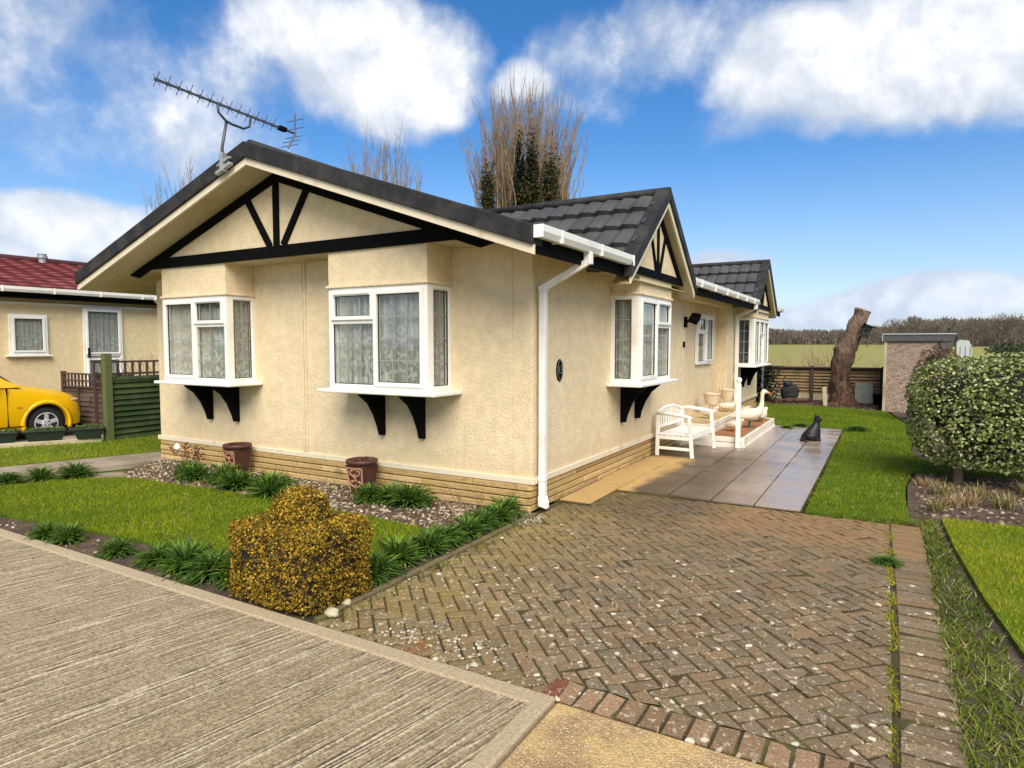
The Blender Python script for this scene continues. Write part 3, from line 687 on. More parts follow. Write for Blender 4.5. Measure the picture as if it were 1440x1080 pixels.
# main roof
def tile_slope(mb, o, u, s, n, lu, ls, row=.36, amp=.016, per=.215, du=.043, step=.028):
    o, u, s, n = map(Vector, (o, u, s, n)); nu = max(2, int(lu/du)); nr = int(math.ceil(ls/row))
    for r in range(nr):
        s0, s1 = r*row, min((r+1)*row, ls); vs = []
        for k in range(nu+1):
            x = lu*k/nu; ph = x/per*2*math.pi; wv = amp*(math.sin(ph)+.35*math.sin(2*ph+.6)); sg = .012*math.sin(ph)
            a = o+u*x+s*(s0-.01)+n*(wv*.6+.0); b = o+u*x+s*(s1+sg)+n*(wv+step); c = o+u*x+s*(s1+sg)+n*(wv*.6-.02)
            vs += [a, b, c]
        fs = []
        for k in range(nu): i = 3*k; fs += [(i, i+3, i+4, i+1), (i+1, i+4, i+5, i+2)]
        mb.add(vs, fs)
VY0, VY1 = -.83, 13.35
rf = MB(); ln = math.hypot(1, SL)
cx = Vector((1, 0, -SL))/ln; cw = Vector((-1, 0, -SL))/ln
for ya, yb, full in ((VY0+.1, 1.5, 1), (1.5, 3.9, 0), (3.9, 9.6, 1), (9.6, 12.0, 0), (12.0, VY1-.1, 1)):
    tile_slope(rf, (XR, ya, ZR-.02), (0, 1, 0), cx, (SL/ln, 0, 1/ln), yb-ya, ((XE-XR)*ln+.04) if full else 2.88, per=.24, du=.05)
tile_slope(rf, (XR, VY0+.1, ZR-.02), (0, 1, 0), cw, (-SL/ln, 0, 1/ln), VY1-VY0-.2, (XE-XR)*ln+.04, per=.24, du=.12)
roof = rf.build('roof', 'tile', home)
MB().tube([(XR, VY0+.05, ZR+.0), (XR, VY1-.05, ZR+.0)], .07, 10).build('ridge_cap', 'roofcap', roof, smooth=True)
def slope_board(mb, x0, x1, y0, y1, dtop, dbot):
    mb.prism([(x0, zroof(x0)-dtop), (x1, zroof(x1)-dtop), (x1, zroof(x1)-dbot), (x0, zroof(x0)-dbot)], lambda a, c, t: (a, t, c), y0, y1)
for (nm, dt, db, y0, y1, mt) in (('verge_cap', -.035, .135, VY0-.03, VY0+.16, 'roofcap'), ('bargeboard', .125, .212, VY0, VY0+.03, 'cream')):
    m = MB(); slope_board(m, XW-.01, XR, y0, y1, dt, db); slope_board(m, XR, XE+.01, y0, y1, dt, db); m.build(nm, mt, home, bevel=.01 if nm == 'verge_cap' else .004)
m = MB(); slope_board(m, XW, XR, VY1-.15, VY1+.03, -.03, .2); slope_board(m, XR, XE, VY1-.15, VY1+.03, -.03, .2); m.build('verge_cap', 'roofcap', home)
m = MB()
slope_board(m, XW, XR, VY0+.03, -.0, .195, .205); slope_board(m, XR, XE-.03, VY0+.03, -.0, .195, .205)
slope_board(m, 0.001, XE-.03, 0, VY1, .196, .206); slope_board(m, XW, -HW, 0, VY1, .196, .206); slope_board(m, -HW, -.001, HL, VY1-.01, .196, .206)
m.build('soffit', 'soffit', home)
f = MB()
for a, b in ((VY0+.03, 1.32), (4.08, 9.42), (12.18, VY1)): f.box(XE-.028, XE-.004, a, b, 2.405, 2.545)
f.box(XW+.004, XW+.03, VY0+.03, VY1, 2.405, 2.545); f.build('fascia', 'black', home)

# front gable timbers
bt = MB(); T0, T1 = -.455, -.415
bx = 2.98
bt.prism([(XR-bx, 2.645), (XR+bx, 2.645), (XR+bx-.36, 2.775), (XR-bx+.36, 2.775)], lambda a, c, t: (a, t, c), T0, T1)
tim = bt.build('beam', 'black', home, bevel=.005)
rt_ = MB()
for sg in (-1, 1):
    xs = [XR, XR+sg*2.95]; z0, z1 = ZR-.2, ZR-.2-SL*2.95
    rt_.prism([(xs[0], z0), (xs[1], z1), (xs[1]-sg*.2, z1-.045), (xs[0], z0-.105)], lambda a, c, t: (a, t, c), T0+.004, T1)
rt_.build('rafter_timber', 'black', home)
for p, q, wd in (((XR-.01, 3.50), (XR-.01, 2.775), .085), ((XR-.52, 3.37), (XR-.12, 2.775), .08), ((XR+.50, 3.37), (XR+.10, 2.775), .08)):
    MB().bar((p[0], T0+.022, p[1]), (q[0], T0+.022, q[1]), .03, wd, up=(1, 0, 0)).build('stud', 'black', home, bevel=.004)

# gutters and downpipes
def gutter(a, b, parent, x=XE, z=2.57):
    prof = [(0, .055), (.0, -.005), (.02, -.05), (.075, -.05), (.098, 0), (.1, .055), (.092, .055), (.088, .0), (.07, -.04), (.025, -.04), (.01, .0), (.01, .055)]
    m = MB(); m.prism([(x+p, z+q) for p, q in prof], lambda c, d, t: (c, t, d), a, b); y = a+.35
    while y < b: m.box(x-.002, x+.104, y, y+.03, z-.057, z+.058); y += .9
    m.box(x, x+.1, a-.006, a, z-.05, z+.055).box(x, x+.1, b, b+.006, z-.05, z+.055)
    return m.build('gutter', 'white', parent, bevel=.004)
gutter(VY0+.0, 1.36, home); gutter(4.05, 9.45, home); gutter(12.15, 13.38, home); 
def downpipe(y0, gy, zt, parent):
    m = MB(); x = .04
    m.box(x, x+.066, y0-.033, y0+.033, .14, zt)
    m.bar((x+.033, y0, zt-.015), (XE+.05, gy, 2.44), .066, .066); m.box(XE+.012, XE+.085, gy-.036, gy+.036, 2.41, 2.53)
    m.box(x-.004, x+.07, y0-.038, y0+.038, zt-.05, zt+.01); m.box(x-.004, x+.07, y0-.037, y0+.037, .30, .36)
    m.prism([(x-.003, .05), (x+.09, .03), (x+.085, .09), (x+.07, .15), (x-.003, .15)], lambda a, c, t: (a, t, c), y0-.037, y0+.037)
    return m.build('downpipe', 'white', parent, bevel=.006)
downpipe(.09, .20, 2.21, home); downpipe(9.55, 9.3, 2.30, home)

# side cross gables
def cross_gable(yc):
    hw, za, zb, xf = 1.37, 3.61, 2.53, .52; sl = (za-zb)/hw; q = math.hypot(1, sl)
    m = MB()
    for sg in (-1, 1):
        tile_slope(m, (-2.9, yc, za-.03), (1, 0, 0), Vector((0, sg, -sl))/q, Vector((0, sg*sl, 1))/q, xf+2.9-.08, hw*q+.02, row=.43, per=.235, du=.03, amp=.018, step=.062)
    r = m.build('cross_roof', 'tile', home)
    MB().tube([(-2.6, yc, za-.01), (xf-.05, yc, za-.01)], .055, 8).build('ridge_cap', 'roofcap', r, smooth=True)
    def sb(m, x0, x1, dt, db, e=0):
        for sg in (-1, 1):
            m.prism([(yc, za-dt), (yc+sg*(hw+e), za-dt-sl*(hw+e)), (yc+sg*(hw+e), za-db-sl*(hw+e)), (yc, za-db)], lambda a, c, t: (t, a, c), x0, x1)
        return m
    sb(MB(), xf-.15, xf+.025, -.045, .12, .02).build('verge_cap', 'roofcap', home, bevel=.008)
    sb(MB(), xf-.025, xf, .115, .21).build('bargeboard', 'cream', home, bevel=.004)
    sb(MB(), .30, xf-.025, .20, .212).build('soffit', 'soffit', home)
    gw = (za-.21-2.49)/sl
    m = MB(); m.prism([(yc-gw, 2.49), (yc+gw, 2.49), (yc, za-.21)], lambda a, c, t: (t, a, c), .02, .38); m.build('gable', 'stucco', home)
    MB().box(.375, .412, yc-gw-.10, yc+gw+.10, 2.49, 2.585).build('beam', 'black', home, bevel=.005)
    m = MB()
    for sg in (-1, 1): m.prism([(yc, za-.212), (yc+sg*gw, 2.49), (yc+sg*(gw-.11), 2.49), (yc, za-.33)], lambda a, c, t: (t, a, c), .376, .408)
    m.build('rafter_timber', 'black', home)
    for a, b, c, d in ((0, 3.34, 0, 2.58), (-.30, 3.06, -.07, 2.58), (.30, 3.06, .07, 2.58)):
        MB().bar((.39, yc+a, b), (.39, yc+c, d), .05, .028, up=(1, 0, 0)).build('stud', 'black', home)
cross_gable(2.70); cross_gable(10.8)

# windows
def window(parent, O, U, Nn, w, h, lights, fr=.05, name='window_frame', curtain=True, back=.33, lead=True, proud=.0):
    """lights: (u0,u1,z0,z1,sash,nu,nz). O bottom-left on the outer face plane"""
    O, U, Nn = Vector(O), Vector(U), Vector(Nn)
    T = lambda u, n, z: O+U*u+Nn*n+Vector((0, 0, z))
    m = MB(T)
    m.box(0, fr, -.06, proud, 0, h).box(w-fr, w, -.06, proud, 0, h).box(fr, w-fr, -.06, proud, 0, fr).box(fr, w-fr, -.06, proud, h-fr, h)
    us = sorted({round(l[0], 3) for l in lights} | {round(l[1], 3) for l in lights})
    p, l, gk = MB(T), MB(T), MB(T)
    for (u0, u1, z0, z1, sash, nu, nz) in lights:
        s = .042 if sash else .012; n1 = proud+.018 if sash else proud-.012
        a, b, c, d = u0, u1, z0, z1
        m.box(a, a+s, -.05, n1, c, d).box(b-s, b, -.05, n1, c, d).box(a+s, b-s, -.05, n1, c, c+s).box(a+s, b-s, -.05, n1, d-s, d)
        if sash and (u1-u0) > (z1-z0)*1.05: m.box(a+.05, b-.05, n1, n1+.012, d-.03, d-.012)     # trickle vent
        a, b, c, d = a+s, b-s, c+s, d-s; g = -.022
        p.add([(a, g, c), (b, g, c), (b, g, d), (a, g, d)], [(0, 1, 2, 3)])
        q_ = .007; gk.box(a, a+q_, g-.004, g+.009, c, d).box(b-q_, b, g-.004, g+.009, c, d).box(a+q_, b-q_, g-.004, g+.009, c, c+q_).box(a+q_, b-q_, g-.004, g+.009, d-q_, d)
        if lead:
            for i in range(1, nu): x = a+(b-a)*i/nu; l.box(x-.0055, x+.0055, g-.006, g+.004, c, d)
            for i in range(1, nz): z = c+(d-c)*i/nz; l.box(a, b, g-.005, g+.003, z-.0055, z+.0055)
    for i in range(len(us)):                                     # mullions between lights
        x = us[i]
        if fr+.01 < x < w-fr-.01: m.box(x-.022, x+.022, -.055, proud-.002, fr, h-fr)
    tr = sorted({round(l_[2], 3) for l_ in lights if l_[2] > fr+.05})
    for z in tr:
        for l_ in lights:
            if abs(l_[2]-z) < .01: m.box(l_[0], l_[1], -.055, proud-.003, z-.04, z+.001)
    f = m.build(name, 'white', parent, bevel=.005)
    p.build('pane', 'glass', parent); gk.build('gasket', 'rubber', parent)
    if lead and l.v: l.build('leading', 'lead', parent)
    if curtain:
        cv = MB(T); n = int(w/.012); vs = []
        for i in range(n+1):
            u = fr*.6+(w-fr*1.2)*i/n; dn = (-.085+.020*math.sin(u*55+math.sin(u*17)*2.4)) if back > .2 else (-.045+.004*math.sin(u*62+math.sin(u*17)*2))
            vs += [(u, dn, .02), (u, dn, h-.02)]
        cv.add(vs, [(2*i, 2*i+2, 2*i+3, 2*i+1) for i in range(n)]); cv.build('net_curtain', 'lace', parent, smooth=True, fix=False)
    return f
def bay(O, U, Nn, w, zb, zt, ztop, depth, lights, nside=2, only=None, curt=True):
    """O: point on the wall at left end of the bay (seen from outside), z=0"""
    O, U, Nn = Vector(O), Vector(U), Vector(Nn); T = lambda u, n, z: O+U*u+Nn*n+Vector((0, 0, z))
    m = MB(T); m.box(0, w, .0, depth, zt, ztop).box(-.02, w+.02, 0, depth+.022, zt-.006, zt+.022)
    b = m.build('bay_window', 'stucco', home, bevel=.006)
    h = zt-zb-.006
    ct = .055
    window(b, T(0, depth, zb), U, Nn, w, h, lights, fr=.045, curtain=curt)
    ds = depth-.065
    for s in (0, 1):
        o = T(w, depth-.0605, zb) if s else T(0, 0, zb); uu = -Nn if s else Nn; nn = U if s else -U
        window(b, o, uu, nn, depth-.0605, h, [(.045, depth-.0605-.045, .045, h-.045, False, 2, 4)], fr=.045, curtain=curt)
    for a_, b_ in ((-.002, .03), (w-.03, w+.002)): MB(T).box(a_, b_, depth-.0595, depth-.001, zb, zt-.006).build('corner_post', 'white', b, bevel=.004)
    MB(T).box(-.13, w+.13, .0, depth+.075, zb-.038, zb).build('sill', 'white', b, bevel=.010)
    MB(T).box(.02, w-.02, .004, .012, zb, zt).build('dark_backing', 'darkin', b)  # flat dark panel, the dimness of the room put into its colour
    for k in (.30, .72):
        u = w*k; pr = [(0, zb-.038), (depth-.02, zb-.038), (depth-.04, zb-.075), (depth*.62, zb-.16), (depth*.40, zb-.29), (depth*.24, zb-.44), (.075, zb-.53), (0, zb-.535)]
        q = MB(); q.prism(pr, lambda n, z, t: T(u+t, n, z), -.022, .022); q.build('bracket', 'black', b, bevel=.003)
    return b
H_ = 2.26-1.17-.006
def L2(w, big_left):       # tall casement + narrow light with a small top opener
    a, c = .045, w-.045; mid = a+(c-a)*(.52 if big_left else .48); z0, z1 = .045, H_-.045; zt = z1-.30
    if big_left: return [(a, mid, z0, z1, True, 1, 4), (mid, c, z0, zt-.02, False, 2, 3), (mid, c, zt, z1, True, 2, 1)]
    return [(mid, c, z0, z1, True, 3, 4), (a, mid, z0, zt-.02, False, 3, 3), (a, mid, zt, z1, True, 3, 1)]
bay((-2.29, 0, 0), (1, 0, 0), (0, -1, 0), 1.34, 1.17, 2.26, 2.645, .42, L2(1.34, False))
bay((-5.33, 0, 0), (1, 0, 0), (0, -1, 0), 1.30, 1.17, 2.26, 2.645, .42, L2(1.30, True))
bay((0, 2.05, 0), (0, 1, 0), (1, 0, 0), 1.31, 1.17, 2.26, 2.488, .38, L2(1.31, True))
w3 = 2.0; z1 = H_-.045
bay((0, 9.87, 0), (0, 1, 0), (1, 0, 0), w3, 1.17, 2.26, 2.488, .38,
    [(.045, .69, .045, z1, True, 2, 4), (.69, 1.31, .045, z1-.34, False, 2, 3), (.69, 1.31, z1-.32, z1, True, 2, 1), (1.31, 1.955, .045, z1, True, 2, 4)], curt=False)
# window in the porch recess
def flat_window(parent, O, U, Nn, w, h, lights, sill=True, lead=True):
    O, U, Nn = Vector(O), Vector(U), Vector(Nn); T = lambda u, n, z: O+U*u+Nn*n+Vector((0, 0, z))
    b = MB(T); b.box(.01, w-.01, .002, .010, .01, h-.01); bb = b.build('window', 'darkin', parent)
    window(bb, T(0, .066, 0), U, Nn, w, h, lights, fr=.05, back=.05, lead=lead)
    if sill: MB(T).box(-.06, w+.06, .0, .10, -.035, 0).build('sill', 'white', bb, bevel=.006)
    return bb
flat_window(home, (-.22, 7.0, 1.26), (0, 1, 0), (1, 0, 0), 1.28, .98, [(.05, .62, .05, .62, False, 2, 3), (.05, .62, .64, .93, True, 2, 1), (.62, 1.23, .05, .93, True, 2, 3)], sill=False)

# oval house number plaque
pl = thing('house_number', (.0, .60, 1.38), 'black oval house number plaque screwed to the cream side wall', 'house number')
q = MB(lambda a, b, n: (n, .60+a, 1.38+b)); k = 28
def ov(m, ra, rb, n0, n1): m.prism([(ra*math.cos(2*math.pi*i/k), rb*math.sin(2*math.pi*i/k)) for i in range(k)], lambda a, b, t: (a, b, t), n0, n1)
ov(q, .078, .118, .001, .012); q.build('plaque', 'black', pl, bevel=.003)
q = MB(lambda a, b, n: (n, .60+a, 1.38+b))
for i in range(k):
    a0, a1 = 2*math.pi*i/k, 2*math.pi*(i+1)/k
    q.prism([(.064*math.cos(a0), .103*math.sin(a0)), (.064*math.cos(a1), .103*math.sin(a1)), (.057*math.cos(a1), .096*math.sin(a1)), (.057*math.cos(a0), .096*math.sin(a0))], lambda a, b, t: (a, b, t), .011, .015)
MT['num'] = M('num', (.16, .16, .15), .4)
q.build('rim', 'num', pl)
fc = bpy.data.curves.new('digits', 'FONT'); fc.body = '13'; fc.size = .12; fc.extrude = .002; fc.align_x = 'CENTER'; fc.align_y = 'CENTER'
fo = bpy.data.objects.new('digits_src', fc); COL.objects.link(fo); bpy.context.view_layer.update()
me = bpy.data.meshes.new_from_object(fo.evaluated_get(bpy.context.evaluated_depsgraph_get())); bpy.data.objects.remove(fo)
do = bpy.data.objects.new('digits', me); COL.objects.link(do); me.materials.append(MT['num']); do.parent = pl
do.rotation_euler = (math.pi/2, 0, math.pi/2); do.location = (.0145, 0, 0)

# wall lamp at the recess
lp = thing('wall_lamp', (.0, 5.50, 2.05), 'black outdoor wall light with two spot heads beside the porch window', 'wall light')
MB().box(0, .04, 5.40, 5.50, 1.94, 2.12).build('back_plate', 'black', lp, bevel=.006)
for dy, dz in ((-.0, .02), (.14, .08)):
    MB().tube([(.03, 5.45, 2.03), (.10, 5.45+dy*.5, 2.04+dz*.5)], .018, 8).lathe([(.03, -.09), (.055, -.08), (.07, .06), (.06, .07)], (.16, 5.45+dy, 2.04+dz), 14, (1, .35, -.3)).build('spot_head', 'black', lp, smooth=False)
db = MB(); db.box(0, .03, 5.36, 5.40, 1.60, 1.70); db.box(.03, .036, 5.37, 5.39, 1.62, 1.65)
tag(rebase(db.build('door_bell', 'black', bevel=.004), (0, 5.38, 1.6)), 'small black bell push on the cream wall near the porch', 'door bell')

# television aerial on the front verge
ae = thing('television_aerial', (-3.42, -.86, 3.70), 'long grey television aerial on a bent pole clamped to the roof edge', 'aerial')
zb = 4.23; bd = Vector((-.064, .998, 0)); bc = Vector((-3.32, -.80, zb))
mp = MB(); mp.tube([(-3.36, -.90, 3.62), (-3.36, -.90, 3.80), (-3.325, -.86, 4.09)], .016, 8).build('pole', 'metal', ae, smooth=True)
MB().tube([bc+bd*-.18, bc+bd*-.17+Vector((0, 0, -.09)), bc+bd*-.08+Vector((0, 0, -.15)), bc+Vector((0, 0, -.165)), bc+bd*.16+Vector((0, 0, -.165)), bc+bd*.24+Vector((0, 0, -.12)), bc+bd*.26+Vector((0, 0, -.02))], .014, 8).build('yoke', 'metal', ae, smooth=True)
cl = MB(); cl.bar((-3.48, -.885, 3.53), (-3.24, -.885, 3.615), .05, .035).bar((-3.46, -.885, 3.61), (-3.25, -.885, 3.68), .04, .025).box(-3.385, -3.335, -.925, -.86, 3.54, 3.74); cl.build('clamp', 'galv', ae, bevel=.004)
MB().bar(bc-bd*.90, bc+bd*.92, .02, .02).build('boom', 'metal', ae)
sx = bd.cross(Vector((0, 0, 1)))
for i in range(13):
    p = bc - bd*.88 + bd*(.122*i); m = MB()
    for a in (R(52), R(128)):
        d = (sx*math.cos(a)+Vector((0, 0, math.sin(a))))*.085; m.tube([p-d*.9, p+d], .0035, 5)
    m.obox(p, (.012, 0, 0), (0, .012, 0), (0, 0, .016)); m.build('director', 'metal', ae)
MB().obox(bc+bd*.73, sx*.03, bd*.055, (0, 0, .025)).build('dipole_box', 'black', ae, bevel=.005)
rp = bc+bd*.94; m = MB(); m.tube([rp+Vector((0, 0, .24)), rp, rp-bd*.12+Vector((0, 0, -.20))], .010, 6)
for zz, bb in ((.16, 0), (.06, 0), (-.05, -.03), (-.11, -.07), (-.17, -.1)):
    m.tube([rp+bd*bb+Vector((0, 0, zz))-sx*.14, rp+bd*bb+Vector((0, 0, zz))+sx*.14], .0045, 5)
m.build('reflector', 'metal', ae)

# ------------------------------------------------------------------ deck, newel post, bench
dk = thing('lower_deck', (.5, 6.6, .0), 'low brown boarded deck with cream sides beside the patio', 'decking')
b = MB(); y = 5.06
while y < 8.12: b.box(.52, 1.045, y, y+.115, .12, .172); y += .12
b.build('deck_boards', 'deck', dk, bevel=.004)
MB().box(1.045, 1.085, 5.02, 8.2, .01, .183).box(-.15, 1.045, 5.02, 5.056, .10, .183).box(-.15, 1.045, 5.024, 5.056, .01, .092).box(-.15, 1.045, 8.16, 8.2, .01, .183).build('deck_side', 'white_old', dk, bevel=.006)
MB().box(1.085, 1.10, 5.0, 8.22, .01, .05).build('deck_plinth', 'white_old', dk, bevel=.004)
ud = thing('upper_deck', (.15, 7.2, 0), 'higher cream boarded step platform against the house wall', 'decking')
b = MB(); x = -.19
while x < .46: b.box(x, x+.112, 5.20, 8.86, .30, .335); x += .117
MT['deckpale'] = wood_mat('deckpale', (.42, .32, .17), (.55, .43, .26), (.36, .25, .12))
b.build('deck_boards', 'deckpale', ud, bevel=.004)
MB().box(.475, .51, 5.16, 8.9, .255, .345).box(.475, .508, 5.16, 8.9, .16, .245).box(-.19, .475, 5.16, 5.195, .02, .345).build('deck_side', 'white_old', ud, bevel=.006)
npst = thing('newel_post', (1.0, 5.0, .02), 'tall white wooden newel post with round ball top at the deck corner', 'post')
MB().box(.965, 1.033, 4.945, 5.012, .02, 1.02).build('shaft', 'white', npst, bevel=.006)
MB().lathe([(.02, 1.0), (.036, 1.03), (.02, 1.045), (.038, 1.07), (.043, 1.095), (.036, 1.122), (.01, 1.138)], (.999, 4.978, 0), 16).build('ball', 'white', npst, smooth=True)

bn = thing('garden_bench', (.36, 4.2, .022), 'white slatted wooden garden bench with open arms against the side wall', 'bench', local=True)
# local: x = depth from wall (0 back .. .52 front), y = length 0..1.15
Lb, Db = 1.16, .50
def leg(p, q): MB().bar(p, q, .045, .05, up=(1, 0, 0)).build('leg', 'white', bn, bevel=.006)
for y in (.03, Lb-.03):
    leg((.01-.26, y-.58, 0), (.02-.26, y-.58, .60)); leg((Db+.03-.26, y-.58, 0), (Db-.02-.26, y-.58, .57))
def lb_(m, x0, x1, y0, y1, z0, z1): return m.box(x0-.26, x1-.26, y0-.58, y1-.58, z0, z1)
m = MB()
for i in range(6): lb_(m, .03+i*.082, .03+i*.082+.058, .0, Lb, .315, .335)
m.build('seat_slats', 'white', bn, bevel=.004)
m = MB()
for y in (.012, Lb-.05): lb_(m, .02, Db, y, y+.035, .25, .313); lb_(m, .02, Db, y, y+.03, .10, .14)
lb_(m, .0, .035, .03, Lb-.03, .25, .313); lb_(m, Db-.035, Db, .03, Lb-.03, .25, .313); m.build('seat_frame', 'white', bn, bevel=.004)
for y in (.03, Lb-.03):
    m = MB(); m.tube([(.0-.26, y-.58, .62), (.15-.26, y-.58, .625), (.38-.26, y-.58, .60), (Db+.02-.26, y-.58, .57)], [.026, .028, .028, .022], 8); m.build('armrest', 'white', bn, smooth=True)
m = MB(); m.tube([(-.26, .03-.58, .60), (-.27, .15-.58, .64), (-.275, .4-.58, .685), (-.275, .76-.58, .685), (-.27, 1.0-.58, .64), (-.26, 1.13-.58, .60)], .024, 8); lb_(m, -.005, .025, .04, Lb-.04, .40, .44)
for i in range(10):
    y = .10+i*.107; zt = .60+.085*math.sin(math.pi*y/Lb); m.box(-.275, -.257, y-.58, y-.58+.03, .43, zt)
m.build('backrest', 'white', bn, bevel=.003)
bn.rotation_euler = (0, 0, R(-3)); bn.location = (.385, 4.22, .024)

# planters on stands with hoop handles
def bucket(loc, label, grp='cream tub planters on the upper deck'):
    t = thing('tub_planter', loc, label, 'planter', grp, local=True)
    MB().lathe([(.115, .18), (.155, .36), (.165, .36), (.165, .395), (.14, .395), (.13, .37)], n=20).build('tub', 'hoop', t, bevel=.004)
    m = MB(); m.lathe([(.13, .372), (.05, .376)], n=12); m.build('soil_fill', 'soil', t)
    m = MB()
    for k in range(4):
        a = k*math.pi/2+.6; m.tube([(.13*math.cos(a), .13*math.sin(a), 0), (.11*math.cos(a), .11*math.sin(a), .19)], .008, 6)
    m.build('stand', 'hoop', t)
    m = MB(); m.tube([(-.15+.15*(1-math.cos(a)), .05, .36+.52*math.sin(a)) for a in [math.pi*i/14 for i in range(15)]], .008, 8)
    m.tube([(-.10+.10*(1-math.cos(a)), .05, .36+.40*math.sin(a)) for a in [math.pi*i/14 for i in range(15)]], .007, 6); m.build('hoop_handle', 'hoop', t, smooth=True)
    return t
bucket((.12, 7.0, .336), 'cream tub planter with hoop handle, nearer one by the bench'); bucket((.12, 8.35, .336), 'cream tub planter with hoop handle, farther one behind the white post')

# goose and duck ornaments
def goose(loc, s, rz, label, cat, grp, neck=True):
    t = thing('goose_ornament' if neck else 'duck_ornament', loc, label, cat, grp, local=True)
    o = bpy.data.objects
    m = MB()
    if neck: path = [((-.36, 0, .20), .008), ((-.30, 0, .20), .04), ((-.20, 0, .215), .088), ((-.06, 0, .235), .118), ((.06, 0, .255), .115), ((.15, 0, .30), .085), ((.195, 0, .38), .052), ((.205, 0, .48), .036), ((.205, 0, .58), .033), ((.212, 0, .635), .040), ((.235, 0, .665), .046), ((.27, 0, .655), .036), ((.295, 0, .645), .018)]
    else: path = [((-.34, 0, .22), .008), ((-.28, 0, .20), .04), ((-.18, 0, .18), .09), ((-.04, 0, .17), .12), ((.08, 0, .18), .11), ((.15, 0, .22), .075), ((.18, 0, .28), .05), ((.20, 0, .33), .056), ((.235, 0, .335), .05), ((.27, 0, .32), .02)]
    m.tube([p for p, r in path], [r for p, r in path], 14); b = m.build('body', 'goose', t, smooth=True)
    hx, hz = (.285, .645) if neck else (.262, .32)
    MB().lathe([(.018, 0), (.022, .02), (.012, .06), (.004, .075)], (hx, 0, hz), 10, (1, 0, -.25)).build('beak', 'beak', t, smooth=True)
    for sy in (-1, 1):
        w_ = MB(); w_.ell((-.09, sy*(.105 if neck else .108), .25 if neck else .19), (.19, .022, .075), 14, 8); w_.build('wing', 'goose', t, smooth=True)
        f = MB(); f.tube([(-.0, sy*.045, .15 if neck else .08), (.0, sy*.05, .012)], .014, 7); f.prism([(-.03, -.012), (.075, -.04), (.085, 0), (.075, .04), (-.03, .012)], lambda a, c, q: (a, sy*.05+c, q), 0, .014); f.build('foot', 'goosefeet' if neck else 'beak', t)
    t.scale = (s, s, s); t.rotation_euler = (0, 0, rz); return t
goose((.92, 6.45, .183-.011), .98, R(25), 'tall cream goose ornament standing with its neck raised on the brown deck', 'goose ornament', None)
DG = 'cream duck ornaments about the decks'
goose((.80, 5.80, .172), .62, R(-30), 'cream duck ornament with orange feet nearest the white newel post', 'duck ornament', DG, False)
goose((.94, 7.55, .172), .72, R(70), 'cream duck ornament peeping out behind the tall goose', 'duck ornament', DG, False)
goose((.30, 6.1, .336), .62, R(-10), 'cream duck ornament on the upper deck seen through the bench arm', 'duck ornament', DG, False)
goose((.33, 7.5, .336), .62, R(10), 'cream duck ornament on the upper deck just left of the white post', 'duck ornament', DG, False)

# black cat
ct = thing('cat', (1.92, 6.40, .024), 'black cat sitting upright on the wet paving slabs', 'cat', local=True)
m = MB()
rings = []
prof = [(.0, -.015, .105, .155), (.03, -.015, .125, .175), (.09, -.01, .125, .165), (.15, .01, .112, .142), (.21, .035, .095, .115), (.26, .06, .078, .092), (.30, .078, .062, .070), (.335, .09, .053, .056), (.355, .10, .06, .062), (.385, .108, .066, .070), (.415, .108, .060, .064), (.44, .104, .042, .046), (.452, .102, .015, .018)]
for z, cx_, ry, rx in prof: rings.append([(cx_+rx*math.cos(2*math.pi*k/18), ry*math.sin(2*math.pi*k/18), z) for k in range(18)])
m.loft(rings)
m.ell((.165, 0, .385), (.030, .034, .024), 12, 8)
for sy in (-1, 1):
    m.lathe([(.027, 0), (.018, .03), (.003, .062)], (.095, sy*.038, .425), 10, (-.1, sy*.35, 1))
    m.tube([(.105, sy*.045, .23), (.118, sy*.045, .10), (.125, sy*.045, .03), (.155, sy*.045, .015)], [.04, .03, .026, .022], 10)
    m.ell((-.02, sy*.09, .075), (.11, .055, .085), 14, 9); m.ell((.07, sy*.10, .022), (.075, .03, .024), 12, 8)
m.tube([(-.14, -.02, .03), (-.20, -.05, .025), (-.22, -.10, .02), (-.17, -.16, .02), (-.08, -.185, .02)], [.03, .027, .024, .021, .012], 9)
cb = m.build('body', 'cat', ct, smooth=True)
rm = cb.modifiers.new('remesh', 'REMESH'); rm.mode = 'VOXEL'; rm.voxel_size = .009; rm.use_smooth_shade = True
sm = cb.modifiers.new('smooth', 'SMOOTH'); sm.iterations = 6; sm.factor = .5
MT['eye'] = M('eye', (.5, .42, .05), .1, 0)
for sy in (-1, 1): MB().ell((.160, sy*.028, .410), (.006, .007, .007), 8, 6).build('eye', 'eye', ct, smooth=True)
ct.rotation_euler = (0, 0, R(28)); ct.scale = (.93, .93, .93)

# ------------------------------------------------------------------ left neighbour
nb = thing('park_home', (-15.1, 2, 0), 'cream park home with a red tiled roof behind the yellow car', 'mobile home')
NX = -12.1
MB().box(-18.1, NX, -6, 9.5, .3, 2.66).build('wall', 'stucco_pale', nb)
MB().box(-18.05, NX-.05, -5.95, 9.45, 0, .3).build('skirting', 'stone', nb)
m = MB(); nsl = (3.70-2.78)/(3.0+.32); q = math.hypot(1, nsl)
tile_slope(m, (-15.1, -6.3, 3.68), (0, 1, 0), Vector((1, 0, -nsl))/q, Vector((nsl, 0, 1))/q, 16.1, 3.34*q, row=.33, per=.42, du=.05, amp=.012, step=.045)
tile_slope(m, (-15.1, -6.3, 3.68), (0, 1, 0), Vector((-1, 0, -nsl))/q, Vector((-nsl, 0, 1))/q, 16.1, 3.34*q, row=.30, per=.22, du=.2, step=.03)
nr = m.build('roof', 'redtile', nb)
MT['redridge'] = M('redridge', (.075, .022, .024), .6)
